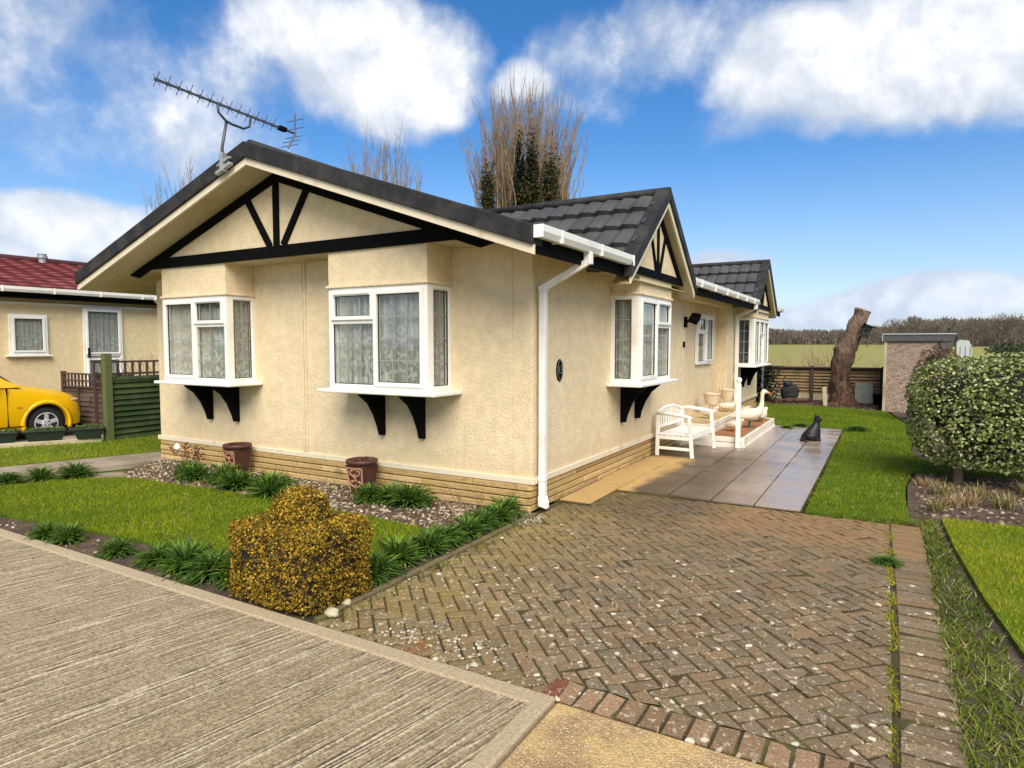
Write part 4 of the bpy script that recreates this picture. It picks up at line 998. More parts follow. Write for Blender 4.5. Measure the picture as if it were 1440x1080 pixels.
MB().tube([(-15.1, -6.3, 3.70), (-15.1, 9.8, 3.70)], .08, 8).build('ridge_cap', 'redridge', nr, smooth=True)
MB().lathe([(.08, 3.5), (.08, 3.74), (.115, 3.75), (.115, 3.80), (.09, 3.80), (.10, 3.85), (.03, 3.86)], (-14.9, 2.48, 0), 16).build('vent', 'galv', nr)
MB().box(NX+.25, NX+.28, -6.3, 9.8, 2.56, 2.74).box(NX, NX+.28, -6.3, 9.8, 2.60, 2.62).build('fascia', 'black', nb)
MB().box(NX, NX+.04, -6, 9.5, 2.455, 2.505).build('eaves_trim', 'white', nb)
gutter(-6.3, 9.8, nb, NX+.28, 2.73)
MB().bar((NX+.36, 3.35, 2.72), (NX+.10, 3.75, 2.40), .07, .07).box(NX+.02, NX+.09, 3.72, 3.79, .1, 2.42).build('downpipe', 'white', nb)
flat_window(nb, (NX, .56, 1.44), (0, 1, 0), (1, 0, 0), .68, .82, [(.05, .63, .05, .77, True, 1, 1)], lead=False)
nd = MB(); nd.box(NX, NX+.012, 1.95, 2.72, .42, 2.44); door = nd.build('door', 'darkin', nb)
window(door, (NX+.07, 1.93, .42), (0, 1, 0), (1, 0, 0), .82, 2.04, [(.05, .77, .05, .93, True, 1, 1), (.05, .77, 1.02, 1.99, True, 1, 1)], fr=.055, name='door_frame', back=.05, lead=False)
MB().box(NX+.09, NX+.13, 1.99, 2.02, 1.38, 1.58).build('handle', 'black', door)

# yellow car
car = thing('parked_car', (-10.42, -1.2, 0), 'bright yellow small hatchback parked on the drive behind the green troughs', 'car')
CX0 = -10.42; YN = .70          # nose at y=YN, s measured backwards
def CP(s, l, z): return (CX0+l, YN-s, z)
def ring(s, hw, zl, zh, cr):
    pts = [(0, zh+cr), (hw*.55, zh+cr*.8), (hw*.84, zh+cr*.1), (hw*.95, zh-.05), (hw, zh-.17), (hw+.012, (zl+zh)/2-.03), (hw, zl+.14), (hw*.97, zl+.02), (hw*.80, zl), (0, zl)]
    full = pts + [(-a, b) for a, b in pts[-2:0:-1]]
    return [CP(s, a, b) for a, b in full]
m = MB(); m.loft([ring(*a) for a in ((0, .60, .27, .58, .02), (.03, .68, .22, .64, .03), (.12, .745, .20, .735, .035), (.30, .785, .20, .805, .04), (.62, .80, .20, .87, .045), (.95, .808, .20, .935, .045), (1.12, .81, .20, .965, .02), (2.0, .815, .20, .965, .02), (2.9, .81, .20, .98, .02), (3.3, .79, .22, .97, .02), (3.50, .74, .26, .92, .02), (3.56, .68, .30, .80, .02))])
body = m.build('body', 'car', car, smooth=True)
cut = MB()
for s in (.62, 2.95): cut.lathe([(.335, -1.2), (.335, 1.2)], CP(s, 0, .29), 32, (1, 0, 0))
co = cut.build('cut', 'black'); bo = body.modifiers.new('b', 'BOOLEAN'); bo.object = co; bo.operation = 'DIFFERENCE'; bo.solver = 'EXACT'
bpy.context.view_layer.update()
nm = bpy.data.meshes.new_from_object(body.evaluated_get(bpy.context.evaluated_depsgraph_get())); body.modifiers.clear(); body.data = nm; bpy.data.objects.remove(co)
try:
    nm.set_sharp_from_angle(angle=R(32))
except Exception: pass
g = MB()
gr_ = [(1.0, .74, .95, .95), (1.18, .725, .95, 1.06), (1.62, .64, .95, 1.44), (1.85, .61, .95, 1.505), (2.6, .60, .95, 1.515), (3.1, .60, .95, 1.47), (3.42, .66, .95, 1.06), (3.48, .68, .95, .95)]
rr = []
for s, ht, zb_, zt_ in gr_:
    hb = .79; f_ = (zt_-.95)/.56; hh = hb-(hb-.60)*f_
    pts = [(0, zt_+.02*f_), (hh*.6, zt_+.012*f_), (hh*.9, zt_-.02*f_), (hh, zt_-.06*f_), (hb, .93), (0, .93)]
    rr.append([CP(s, a, b) for a, b in pts+[(-a, b) for a, b in pts[-2:0:-1]]])
g.loft(rr); cab = g.build('cabin', 'car', car, smooth=True)
try: cab.data.set_sharp_from_angle(angle=R(30))
except Exception: pass
def quadglass(pts):
    m = MB(); P = [Vector(p) for p in pts]; n = (P[1]-P[0]).cross(P[2]-P[0]).normalized()
    c = sum(P, Vector())/len(P)
    if n.dot(c-Vector((CX0, YN-2.1, 1.1))) < 0: n = -n
    k = len(P); m.add([p+n*.012 for p in P]+[p-n*.01 for p in P], [tuple(range(k)), tuple(range(k, 2*k))[::-1]]+[(i, (i+1) % k, k+(i+1) % k, k+i) for i in range(k)])
    m.build('window', 'carglass', car)
for sg in (-1, 1):
    def sp(s, z): f_ = (z-.95)/.56; return CP(s, sg*(.79-.19*f_), z)
    quadglass([sp(1.40, 1.0), sp(2.15, 1.0), sp(2.15, 1.40), sp(1.78, 1.40)]); quadglass([sp(2.23, 1.0), sp(2.95, 1.02), sp(2.95, 1.38), sp(2.23, 1.40)])
quadglass([CP(1.06, -.68, .985), CP(1.06, .68, .985), CP(1.60, .57, 1.43), CP(1.60, -.57, 1.43)])
for s, nn in ((.62, 0), (2.95, 1)):
    for sg in (-1, 1):
        c = CP(s, sg*.70, .285); t = MB(); t.lathe([(.17, -.075), (.25, -.085), (.278, -.06), (.285, 0), (.278, .06), (.25, .085), (.17, .075)], c, 30, (sg, 0, 0)); tb = t.build('wheel', 'rubber', car, smooth=True)
        r = MB(); r.lathe([(.188, .02), (.188, .078), (.172, .082), (.165, .05), (.165, .02)], c, 30, (sg, 0, 0))
        A = Vector((sg, 0, 0)); cv = Vector(c)+A*.062
        for k in range(5):
            a = 2*math.pi*k/5+.3; d = Vector((0, math.cos(a), math.sin(a))); pz = d.cross(A)
            r.obox(cv+d*.10, d*.075, pz*.034, A*.014)
        r.lathe([(.075, 0), (.075, .016), (.05, .026), (.0, .028)], cv, 18, (sg, 0, 0)); r.build('rim', 'alloy', tb)
        d2 = MB(); d2.lathe([(.16, .0), (.16, .02), (.01, .02)], c, 20, (sg, 0, 0)); 
        for k in range(4):
            a = math.pi/2*k+.78; d2.lathe([(.011, .088), (.011, .094)], Vector(c)+Vector((0, math.cos(a), math.sin(a)))*.045, 8, (sg, 0, 0))
        d2.build('brake_disc', 'rubber', tb)
for a, b in ((YN-1.05, YN-.22), (YN-3.4, YN-2.5)): MB().box(CX0-.70, CX0+.70, a, b, .22, .70).build('wheel_well', 'rubber', car)
for sg in (-1, 1):
    ar = MB(); n = 22; rg = []
    for i in range(n+1):
        a = R(-18)+R(216)*i/n; d = (math.cos(a), math.sin(a)); r0 = .332
        rg.append([CP(.62-d[0]*q, sg*l, .29+d[1]*q) for q, l in ((r0, .795), (r0+.0, .822), (r0+.035, .826), (r0+.07, .806), (r0+.06, .79))])
    ar.loft(rg); ar.build('wheel_arch', 'car', car, smooth=True)
    hl = MB(); hl.ell(CP(.185, sg*.645, .655), (.105, .16, .055), 16, 10); hl.build('headlight', 'lens', car, smooth=True)
    MB().box(*sorted((CX0+sg*.806, CX0+sg*.826)), YN-1.07, YN-1.0, .575, .605).build('side_marker', 'orange', car)
    sm_ = MB(); sm_.ell(CP(1.42, sg*.90, 1.0), (.08, .06, .055), 12, 8); sm_.build('wing_mirror', 'black', car, smooth=True)
    MB().box(*sorted((CX0+sg*.60, CX0+sg*.823)), YN-1.206, YN-1.198, .26, .93).box(*sorted((CX0+sg*.60, CX0+sg*.830)), YN-2.19, YN-2.182, .3, .93).box(*sorted((CX0+sg*.60, CX0+sg*.828)), YN-2.55, YN-.98, .270, .278).build('door_seam', 'black', car)
MB().box(CX0-.5, CX0+.5, YN-.03, YN+.012, .30, .40).build('grille', 'black', car)
MB().box(CX0-.66, CX0+.66, YN-.36, YN+.0, .17, .215).build('bumper_lip', 'black', car)

# troughs on the kerb
def ltrough(p, q, label):
    p, q = Vector(p), Vector(q); d = (q-p); L = d.length; d.normalize(); s = Vector((-d.y, d.x, 0)); c = (p+q)/2
    t = thing('plant_trough', (c.x, c.y, .09), label, 'planter', 'plastic troughs along the neighbour kerb')
    m = MB(); a, b = L/2-.05, L/2; z0, z1 = .09, .27
    def rr(l, w, z): return [c+d*x*l+s*y*w+Vector((0, 0, z-c.z)) for x, y in ((-1, -1), (1, -1), (1, 1), (-1, 1))]
    m.loft([rr(a, .08, z0), rr(b, .115, z1-.03), rr(b+.012, .13, z1-.03), rr(b+.012, .13, z1), rr(b-.01, .105, z1), rr(b-.01, .10, z1-.03)]); m.build('trough', 'trough', t, bevel=.004)
    n = 700; P = np.array(c)*[1, 1, 0]+np.array(d)*rng.uniform(-b+.02, b-.02, (n, 1))+np.array(s)*rng.uniform(-.09, .09, (n, 1)); P[:, 2] = .255+np.abs(rng.normal(0, .022, n))
    leaves('foliage', P, np.tile([0, 0, 1.], (n, 1)), .035, .022, np.array([.10, .15, .04])*rng.uniform(.5, 1.5, (n, 1)), parent=t)
ltrough((-9.24, -.98, 0), (-9.02, -.62, 0), 'dark trough of low plants cut off by the picture edge')
ltrough((-8.96, -.54, 0), (-8.70, -.07, 0), 'dark green trough of low plants standing by the car wheel')
ltrough((-8.62, .02, 0), (-8.40, .38, 0), 'black trough of low plants next to the tall green post')

# green fence with trellis, tall post
gp = MB(); gp.box(-8.45, -8.34, .40, .52, -.02, 1.50); tag(rebase(gp.build('fence_post', 'greenpost', bevel=.006), (-8.4, .46, 0)), 'tall weathered green wooden post at the end of the green fence', 'fence post')
gf = thing('garden_fence', (-8.4, 1.9, 0), 'dark green overlapping board fence panel beside the home', 'fence')
m = MB(); z = .02
k = 0
while z < 1.02:
    for y0 in (.53, 1.9): m.obox((-8.395+random.uniform(-.004, .004), y0+.68, z+.055), (.009, 0, .002), (0, .68, random.uniform(-.008, .008)), (-.022, 0, .050))
    z += .098; k += 1
m.build('boards', 'greenfence', gf)
MB().box(-8.42, -8.36, .525, 3.28, 1.03, 1.075).build('cap_rail', 'greenfence', gf, bevel=.004)
tr = thing('trellis', (-8.7, 1.9, 0), 'weathered brown square trellis rising behind the green fence', 'trellis')
m = MB()
for i in range(22): y = .40+i*.13; m.box(-8.72, -8.69, y, y+.03, 0.0, 1.36)
for z in (.95, 1.12, 1.33): m.box(-8.73, -8.70, .38, 3.2, z, z+.035)
m.build('lattice', 'darkwood', tr)
cl = MB()
for i in range(16):
    y = random.uniform(.6, 1.7); p = Vector((-8.75, y, .9)); pts = [p]
    for j in range(6): p = p+Vector((random.gauss(0, .01), random.gauss(0, .035), random.uniform(.06, .12))); pts.append(p)
    cl.tube(pts, .004, 4)
cl.build('climber_stems', 'twig', tr)
bt = thing('trellis_fence', (-9.6, .85, 0), 'dark brown fence with an open trellis top in front of the yellow car', 'fence')
m = MB(); y0 = .86
for x in (-10.78, -9.6, -8.50): m.box(x, x+.07, y0, y0+.07, 0, 1.14)
m.build('posts', 'darkwood', bt)
m = MB()
for i in range(18): x = -10.70+i*.125; m.box(x, x+.028, y0+.02, y0+.045, .84, 1.10)
for z in (.84, .955, 1.085): m.box(-10.72, -8.45, y0+.0, y0+.022, z, z+.032)
m.build('lattice', 'darkwood', bt)
MT['mixwood'] = wood_mat('mixwood', (.05, .032, .026), (.16, .115, .085), (.02, .016, .014))
m = MB(); z = .04
while z < .80:
    m.obox((-9.6, y0+.045, z+.04), (1.12, 0, random.uniform(-.008, .008)), (0, .008, 0), (0, .01, .043)); z += .092
for x in (-10.2, -9.15): m.box(x, x+.04, y0-.01, y0+.02, .0, .84)
m.build('boards', 'mixwood', bt)

# terracotta planters on the front bed
def tplanter(loc, label, rz, s):
    t = thing('terracotta_planter', loc, label, 'planter', 'patterned terracotta planters by the front wall', local=True)
    m = MB()
    def sq(h, z): return [(x*h, y*h, z) for x, y in ((-1, -1), (1, -1), (1, 1), (-1, 1))]
    m.loft([sq(.085, 0), sq(.088, .03), sq(.128, .335)]); m.build('pot', 'terra', t, bevel=.006)
    MB().lathe([(.13, .325), (.172, .355), (.176, .385), (.165, .392), (.145, .385), (.13, .34), (.02, .335)], n=28).build('rim', 'terra', t, smooth=True)
    for k in (0, 2):
        a = k*math.pi/2; ca, sa = math.cos(a), math.sin(a)
        T = lambda u, z, n: (ca*u+sa*(.086+.041*(z/.335)+n), sa*u-ca*(.086+.041*(z/.335)+n), z)
        p = MB(T); 
        def st(pts, w):
            for (u0, z0), (u1, z1) in zip(pts[:-1], pts[1:]):
                d = Vector((u1-u0, z1-z0)).normalized(); q = Vector((-d.y, d.x))*w
                p.add([(u0+q.x, z0+q.y, .001), (u1+q.x, z1+q.y, .001), (u1-q.x, z1-q.y, .001), (u0-q.x, z0-q.y, .001), (u0+q.x*.6, z0+q.y*.6, .010), (u1+q.x*.6, z1+q.y*.6, .010), (u1-q.x*.6, z1-q.y*.6, .010), (u0-q.x*.6, z0-q.y*.6, .010)],
                      [(0, 1, 5, 4), (1, 2, 6, 5), (2, 3, 7, 6), (3, 0, 4, 7), (4, 5, 6, 7)])
        for zc in (.07, .19):
            for sg in (-1, 1):
                st([(0, zc), (sg*.03, zc+.035), (sg*.06, zc+.045), (sg*.072, zc+.075), (sg*.05, zc+.095), (sg*.028, zc+.08)], .010)
            st([(0, zc-.02), (0, zc+.06)], .009); st([(-.018, zc+.10), (.018, zc+.10)], .012)
        st([(-.085, .03), (-.105, .31)], .009); st([(.085, .03), (.105, .31)], .009); st([(-.10, .305), (.10, .305)], .012)
        p.build('relief', 'terra_pat', t)
    t.scale = (s,)*3; t.rotation_euler = (0, 0, rz)
    n = 120; P = rng.uniform(-.08, .08, (n, 3)); P[:, 2] = .35+rng.uniform(0, .04, n)
    leaves('dead_leaves', P, np.tile([0, 0, 1.], (n, 1)), .05, .03, np.array([.12, .05, .04])*rng.uniform(.4, 2, (n, 1)), parent=t); return t
tplanter((-1.98, -.27, 0), 'brown planter with pale relief pattern, closer to the house corner', R(2), 1.0)
tplanter((-4.12, -.24, 0), 'brown planter with pale relief pattern under the left bay window', R(-4), 1.0)

# clump plants
def clump(name, n, r, h, seed):
    g = np.random.default_rng(seed); V, F, C = [], [], []
    for i in range(n):
        a = g.uniform(0, 2*np.pi); el = math.asin(g.uniform(.15, 1.0)); L = r*g.uniform(.85, 1.3); wd = g.uniform(.0065, .0115)
        p = np.array([g.normal(0, r*.16), g.normal(0, r*.16), 0]); d = np.array([math.cos(a)*math.cos(el), math.sin(a)*math.cos(el), (math.sin(el)*1.15+.25)*h/r])
        side = np.array([-math.sin(a), math.cos(a), 0])*wd; o = len(V); col = np.array([.075, .15, .022])*g.uniform(.5, 1.5)*np.array([1, 1, g.uniform(.6, 1.6)])
        if g.random() < .15: col = np.array([.17, .25, .035])
        for j in range(5):
            t = j/4; q = p+d*L*t; q[:2] += np.array([math.cos(a), math.sin(a)])*L*.30*t*t; q[2] -= .62*L*t**2.4; w_ = (.7, 1, .95, .65, .05)[j]; q[2] = max(q[2], .008)
            V += [q-side*w_, q+np.array([0, 0, -.004]), q+side*w_]; C += [col*(1.15 if j > 2 else .9)]*3
        for j in range(4): k = o+3*j; F += [(k, k+1, k+4, k+3), (k+1, k+2, k+5, k+4)]
    return np_mesh(name, np.array(V), np.array(F), np.array(C), 'leaf', None, 4)
protos = [clump('clump_plant', 300, .145, .19, 1), clump('clump_plant', 340, .15, .18, 2), clump('clump_plant', 280, .14, .20, 3)]
CL = []
ORD = ('first', 'second', 'third', 'fourth', 'fifth', 'sixth', 'seventh', 'eighth')
GA, GB, GC_, GD, GE = 'strappy green plants in front of the house wall', 'strappy green plants edging the block drive', 'strappy green plants along the concrete road', 'strappy green plants at the lawn edge by the path', 'strappy green plants beside the terracotta planter'
for i, (x, y, s) in enumerate(((-4.66, -.55, .95), (-4.3, -.72, 1.15), (-3.75, -.70, 1.2), (-3.40, -.80, 1.3), (-2.95, -.66, 1.2), (-2.75, -.88, 1.25), (-2.45, -.82, .9))): CL.append((x, y, s, ORD[i]+' dark green strappy clump from the left below the front bay windows', GA))
for i, (x, y, s) in enumerate(((-1.70, -.44, 1.1), (-1.46, -.40, 1.0), (-1.20, -.40, 1.25))): CL.append((x, y, s, ('strappy clump touching the right side of the nearer patterned planter', 'middle one of three strappy clumps right of the patterned planter', 'strappy clump farthest right of the nearer patterned planter')[i], GE))
for i, (x, y) in enumerate(((-.10, -2.16), (-.15, -1.84), (-.12, -1.52), (-.15, -1.24), (-.11, -.98), (-.14, -.73), (-.11, -.50), (-.14, -.27))): CL.append((x, y, (1.0, 1.05, .95, 1.0, .95, .95, 1.0, 1.0)[i], ORD[i]+' bright green clump from the golden bush along the block drive edge', GB))
for i, (x, y, s) in enumerate(((-.84, -2.66, 1.1), (-1.10, -2.70, 1.15), (-1.38, -2.74, 1.05), (-1.72, -2.74, .85), (-2.2, -2.78, .7), (-2.9, -2.80, .75), (-3.2, -2.82, .7))): CL.append((x, y, s, ORD[i]+' green clump from the golden bush in the bed along the concrete road', GC_))
for x, y, s, q in ((-5.98, -1.98, .9, 'at the picture edge'), (-5.80, -1.72, .9, 'second from the left'), (-5.62, -1.42, 1.05, 'nearest the path slab')): CL.append((x, y, s, 'low green clump at the lawn edge beside the path, '+q, GD))
for i, (x, y, s, lb, gr) in enumerate(CL):
    p = protos[i % 3]; o = p if i < 3 else p.copy()
    if i >= 3: COL.objects.link(o)
    o.location = (x, y, -.004); o.scale = (s, s, s*random.uniform(.9, 1.1)); o.rotation_euler = (0, 0, random.random()*6); tag(o, lb, 'plant', gr)

# small reddish shrub with a white bloom, dried stems
def twiggy(name, loc, n, h, sp, mat, label, cat, r=.004, group=None, lf=None):
    t = MB(); pts_end = []
    for i in range(n):
        p = Vector(loc)+Vector((random.gauss(0, sp*.25), random.gauss(0, sp*.25), 0)); d = Vector((random.gauss(0, sp), random.gauss(0, sp), 1)).normalized(); pts = [p]; k = random.uniform(.5, 1)*h
        for j in range(5): d = (d+Vector((random.gauss(0, .14), random.gauss(0, .14), 0))).normalized(); p = p+d*k/5; pts.append(p)
        t.tube(pts, [r*(1-.15*j) for j in range(6)], 4); pts_end += pts[2:]
        for j in (2, 3, 4):
            d2 = (d+Vector((random.gauss(0, .6), random.gauss(0, .6), .2))).normalized(); q = pts[j]; t.tube([q, q+d2*k*.16, q+d2*k*.27+Vector((0, 0, k*.05))], [r*.6, r*.5, r*.3], 4); pts_end.append(q+d2*k*.27)
    if lf:
        th = thing(name, loc, label, cat, group); t.build('stems', mat, th); P = np.array([list(p) for p in pts_end for _ in range(lf[1])])+rng.normal(0, .02, (len(pts_end)*lf[1], 3))
        leaves('foliage', P, rng.normal(0, 1, P.shape), lf[2], lf[2]*.6, np.array(lf[0])*rng.uniform(.6, 1.4, (len(P), 1)), parent=th); return th
    return tag(rebase(t.build(name, mat), loc), label, cat, group)
rs = twiggy('rose_bush', (-5.05, -.22, 0), 7, .38, .25, 'twig', 'low reddish rose bush with one white bloom against the stone skirting', 'shrub', .005, None, ((.13, .03, .025), 2, .045))
m = MB(); m.ell((-5.42, -.22, .24), (.05, .05, .05), 10, 8, .5, 6); m.build('bloom', 'white', rs, smooth=True)
twiggy('dried_plant', (-.72, -.22, 0), 16, .27, .45, 'twig', 'dried brown stems in the gravel bed near the house corner', 'plant', .003)
twiggy('dried_plant', (-2.45, -.4, 0), 8, .22, .3, 'twig', 'dried brown stems left of the patterned planter', 'plant', .003)

# golden clipped box bush with a dome on top
hb = thing('clipped_bush', (-.29, -2.64, 0), 'golden clipped topiary bush with a dome on a cube shaped base', 'bush')
hx, hy, hh = .38, .295, .525
def cube_pts(n):
    out, nr = [], []
    while len(out) < n:
        u = rng.uniform(-1, 1, 3); f = rng.choice([0, 1, 2], p=[.30, .36, .34]); 
        sg = rng.choice([-1, 1]) if f != 2 else 1; u[f] = sg
        rr = np.array([hx, hy, hh/2]); p = u*rr; r_ = .085         # rounded corners
        q = np.clip(p, -(rr-r_), rr-r_); d = p-q; l = np.linalg.norm(d)
        nn = d/max(l, 1e-6); p = q+nn*min(l, r_); p = p*(1+.05*mnoise.noise(Vector(p*5)))
        out.append(p+np.array([-.29, -2.64, hh/2])); nr.append(nn)
    return np.array(out), np.array(nr)
def dome_pts(n, c, r):
    d = unit(rng.normal(0, 1, (n, 3))); d[:, 2] = np.abs(d[:, 2]); return np.array(c)+d*r*(1+.05*rng.normal(0, 1, (n, 1))), d
m = MB(); rr = []
for z, k in ((-.005, .74), (.03, .84), (.40, .86), (.47, .72)): rr.append([(-.29+sx_*hx*k, -2.64+sy_*hy*k, z) for sx_, sy_ in ((-1, -.8), (-.8, -1), (.8, -1), (1, -.8), (1, .8), (.8, 1), (-.8, 1), (-1, .8))])
m.loft(rr); m.ell((-.31, -2.62, .52), (.155, .155, .155), 14, 8)
MT['bushcore'] = M('bushcore', (.035, .022, .010), .95, .4, 20)
m.build('branches', 'bushcore', hb, smooth=True)
P, Nn_ = cube_pts(30000); P2, N2 = dome_pts(6500, (-.31, -2.62, .53), (.19, .19, .19))
P = np.concatenate([P, P2]); Nn_ = np.concatenate([Nn_, N2]); n = len(P)
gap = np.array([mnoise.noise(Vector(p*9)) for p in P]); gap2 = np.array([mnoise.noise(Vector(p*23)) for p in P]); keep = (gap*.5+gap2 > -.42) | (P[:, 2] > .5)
P, Nn_, gap = P[keep], Nn_[keep], gap[keep]; n = len(P)
P = P - Nn_*np.abs(rng.normal(0, .018, (n, 1)))
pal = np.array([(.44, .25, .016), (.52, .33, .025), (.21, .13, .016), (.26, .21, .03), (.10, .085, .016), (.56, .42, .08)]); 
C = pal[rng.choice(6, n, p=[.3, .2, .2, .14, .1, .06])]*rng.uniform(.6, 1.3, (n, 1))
shade_lf = (gap+.45*rng.normal(0, 1, n) < -.42); C[shade_lf] = np.array([.095, .070, .016])*rng.uniform(.5, 1.5, (shade_lf.sum(), 1))  # noise patches of dark leaves put shade into the foliage colour
sh_ = rng.random(n) < .035; P[sh_] += Nn_[sh_]*rng.uniform(.015, .045, (sh_.sum(), 1)) + rng.normal(0, .006, (sh_.sum(), 3))
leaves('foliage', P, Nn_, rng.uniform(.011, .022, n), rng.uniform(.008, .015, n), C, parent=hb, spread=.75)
st = MB()
for p, s, lb in (((.06, -2.60, .02), .03, 'small pale stone at the right foot of the golden bush'), ((.10, -2.76, .02), .04, 'largest pale stone at the near right foot of the golden bush')):
    st = MB(); st.ell(p, (s*1.5, s, s*.7), 10, 7, .5, 4); tag(rebase(st.build('stone', 'concrete', smooth=True), (p[0], p[1], 0)), lb, 'stone', 'pale stones by the golden bush')

# big variegated bush on the right
vb = thing('variegated_bush', (3.78, 3.75, 0), 'large square clipped variegated evergreen bush on a short trunk', 'bush')
m = MB(); m.tube([(3.76, 3.72, -.02), (3.77, 3.74, .16), (3.86, 3.82, .5)], [.055, .05, .045], 8)
for k in range(9): a = k*.7; m.tube([(3.77, 3.74, .14+.02*k), (3.85+.2*math.cos(a), 3.82+.2*math.sin(a), .45), (4.0+.55*math.cos(a), 3.95+.5*math.sin(a), .95)], [.03, .022, .01], 6)
m.build('trunk', 'treebark', vb)
bc_ = np.array([4.13, 4.0, .84]); br = np.array([.88, .82, .64])
m = MB(); m.ell(tuple(bc_), tuple(br*.78), 18, 12, .1, 3); m.build('branches', M('evergreen_core', (.012, .018, .008), .95), vb, smooth=True)
def superell(n, p=4.2):
    d = unit(rng.normal(0, 1, (n, 3))); k = (np.abs(d)**p).sum(1)**(-1/p); return d*k[:, None], d
S, dN = superell(19000)
lump = np.array([mnoise.noise(Vector(s*2.6)) for s in S])[:, None]; lump2 = np.array([mnoise.noise(Vector(s*7+np.array([5, 0, 0]))) for s in S])[:, None]
P = bc_+S*br*(1+.07*lump+.05*lump2) - dN*np.abs(rng.normal(0, .05, (len(S), 1)))
keep = (lump2[:, 0] > -.30) | (rng.random(len(P)) < .35); P, dN = P[keep], dN[keep]; n = len(P)
pal = np.array([(.34, .36, .12), (.46, .46, .22), (.10, .15, .04), (.04, .065, .02), (.56, .56, .36), (.24, .29, .07)])
C = pal[rng.choice(6, n, p=[.24, .13, .22, .19, .07, .15])]*rng.uniform(.7, 1.25, (n, 1))
leaves('foliage', P, dN+np.array([0, 0, .5]), rng.uniform(.032, .060, n), rng.uniform(.020, .036, n), C, parent=vb, spread=.6)

# dried grass tufts in the right bed
def tuft(name, n, h, seed, cols):
    g = np.random.default_rng(seed); V, F, C = [], [], []
    for i in range(n):
        a = g.uniform(0, 6.28); l = g.uniform(.5, 1)*h; out = g.uniform(.2, 1.1); p = np.array([g.normal(0, .05), g.normal(0, .05), 0]); s = np.array([-math.sin(a), math.cos(a), 0])*g.uniform(.003, .006); o = len(V); c = np.array(cols[g.integers(len(cols))])*g.uniform(.7, 1.2)
        for j in range(4):
            t = j/3; q = p+np.array([math.cos(a)*out*t*l, math.sin(a)*out*t*l, l*t*(1-.45*out*t)]); w_ = (1, .9, .6, .05)[j]; V += [q-s*w_, q+s*w_]; C += [c, c]
        for j in range(3): k = o+2*j; F.append((k, k+1, k+3, k+2))
    return np_mesh(name, np.array(V), np.array(F), np.array(C), 'blade', None, 4)
tp = [tuft('grass_tuft', 110, .26, 5, [(.42, .34, .17), (.30, .25, .10), (.20, .22, .07)]), tuft('grass_tuft', 90, .22, 6, [(.46, .36, .2), (.34, .22, .12)])]
for i, (x, y, s, q) in enumerate(((3.55, 2.85, 1.0, 'just left of the bush trunk'), (3.75, 2.45, 1.0, 'in front of the bush trunk'), (3.9, 2.9, .9, 'right beside the bush trunk'), (3.62, 2.35, .9, 'near the middle of the bed front'),
        (4.05, 2.5, .95, 'well right of the trunk in the bed middle'), (4.3, 2.3, .9, 'at the right picture edge near the bright lawn'), (4.4, 3.3, 1.1, 'at the right picture edge under the bush'), (3.42, 3.3, .8, 'at the left rear edge of the bed'), (3.45, 2.05, .8, 'at the left front corner of the bed'))):
    o = tp[i % 2] if i < 2 else tp[i % 2].copy()
    if i >= 2: COL.objects.link(o)
    o.location = (x, y, 0); o.scale = (s,)*3; o.rotation_euler = (0, 0, i*1.3); tag(o, 'straw coloured dry grass tuft '+q, 'grass tuft', 'dry grass tufts in the right hand bed')

# ------------------------------------------------------------------ far garden
sh = thing('garden_shed', (3.6, 13.7, 0), 'pebble dashed concrete shed with a dark flat roof edge', 'shed')
MB().box(2.95, 4.30, 12.92, 15.2, -.02, 1.74).build('wall', 'pebble', sh)
MT['shedfascia'] = M('shedfascia', (.07, .07, .072), .6, .2, 6)
MB().box(2.90, 4.36, 12.86, 12.90, 1.73, 1.885).build('fascia', 'shedfascia', sh, bevel=.004)
MB().box(2.88, 4.40, 12.84, 15.3, 1.887, 1.915).box(2.875, 2.90, 12.845, 15.3, 1.72, 1.885).build('roof', 'galv', sh, bevel=.004)
MB().box(4.08, 4.32, 12.80, 12.92, 1.52, 1.70).box(4.12, 4.27, 12.78, 12.80, 1.72, 1.80).build('hopper', 'shedfascia', sh, bevel=.006)
MB().box(2.93, 2.99, 12.90, 12.92, -.02, 1.73).build('corner_trim', 'concrete', sh)
gh = MB(); gh.prism([(4.42, 0), (4.78, 0), (4.72, 1.6), (4.66, 1.74), (4.48, 1.76), (4.42, 1.70)], lambda a, c, t: (a, t, c), 13.1, 13.5)
for x in (4.5, 4.6, 4.7): gh.box(x, x+.012, 13.08, 13.1, 0, 1.62)
tag(rebase(gh.build('plastic_cover', 'greyplast', bevel=.01), (4.6, 13.2, 0)), 'pale grey translucent plastic storage cover right of the shed', 'cover')
def ebush(name, c, r, n, pal_, lf, label, cat, core=(.02, .015, .01), p=2.4, group=None):
    t = thing(name, (c[0], c[1], 0), label, cat, group)
    m = MB(); m.ell(c, tuple(np.array(r)*.8), 16, 10, .15, 3); m.tube([(c[0], c[1], -.02), c], [.06, .05], 6); m.build('branches', M(name+'_core', core, .95), t, smooth=True)
    S, d = superell(n, p); lu = np.array([mnoise.noise(Vector(s*3+np.array(c))) for s in S])[:, None]
    P = np.array(c)+S*np.array(r)*(1+.10*lu)-d*np.abs(rng.normal(0, .04, (n, 1))); P[:, 2] = np.maximum(P[:, 2], .02)
    C = np.array(pal_)[rng.integers(len(pal_), size=n)]*rng.uniform(.6, 1.3, (n, 1)); leaves('foliage', P, d+np.array([0, 0, .3]), lf, lf*.55, C, parent=t, spread=.7); return t
ebush('round_bush', (3.95, 10.6, .82), (.50, .45, .78), 3000, [(.17, .10, .06), (.12, .09, .04), (.2, .14, .07)], .05, 'rounded brown bush in front of the pebble dashed shed', 'bush')
HG = None
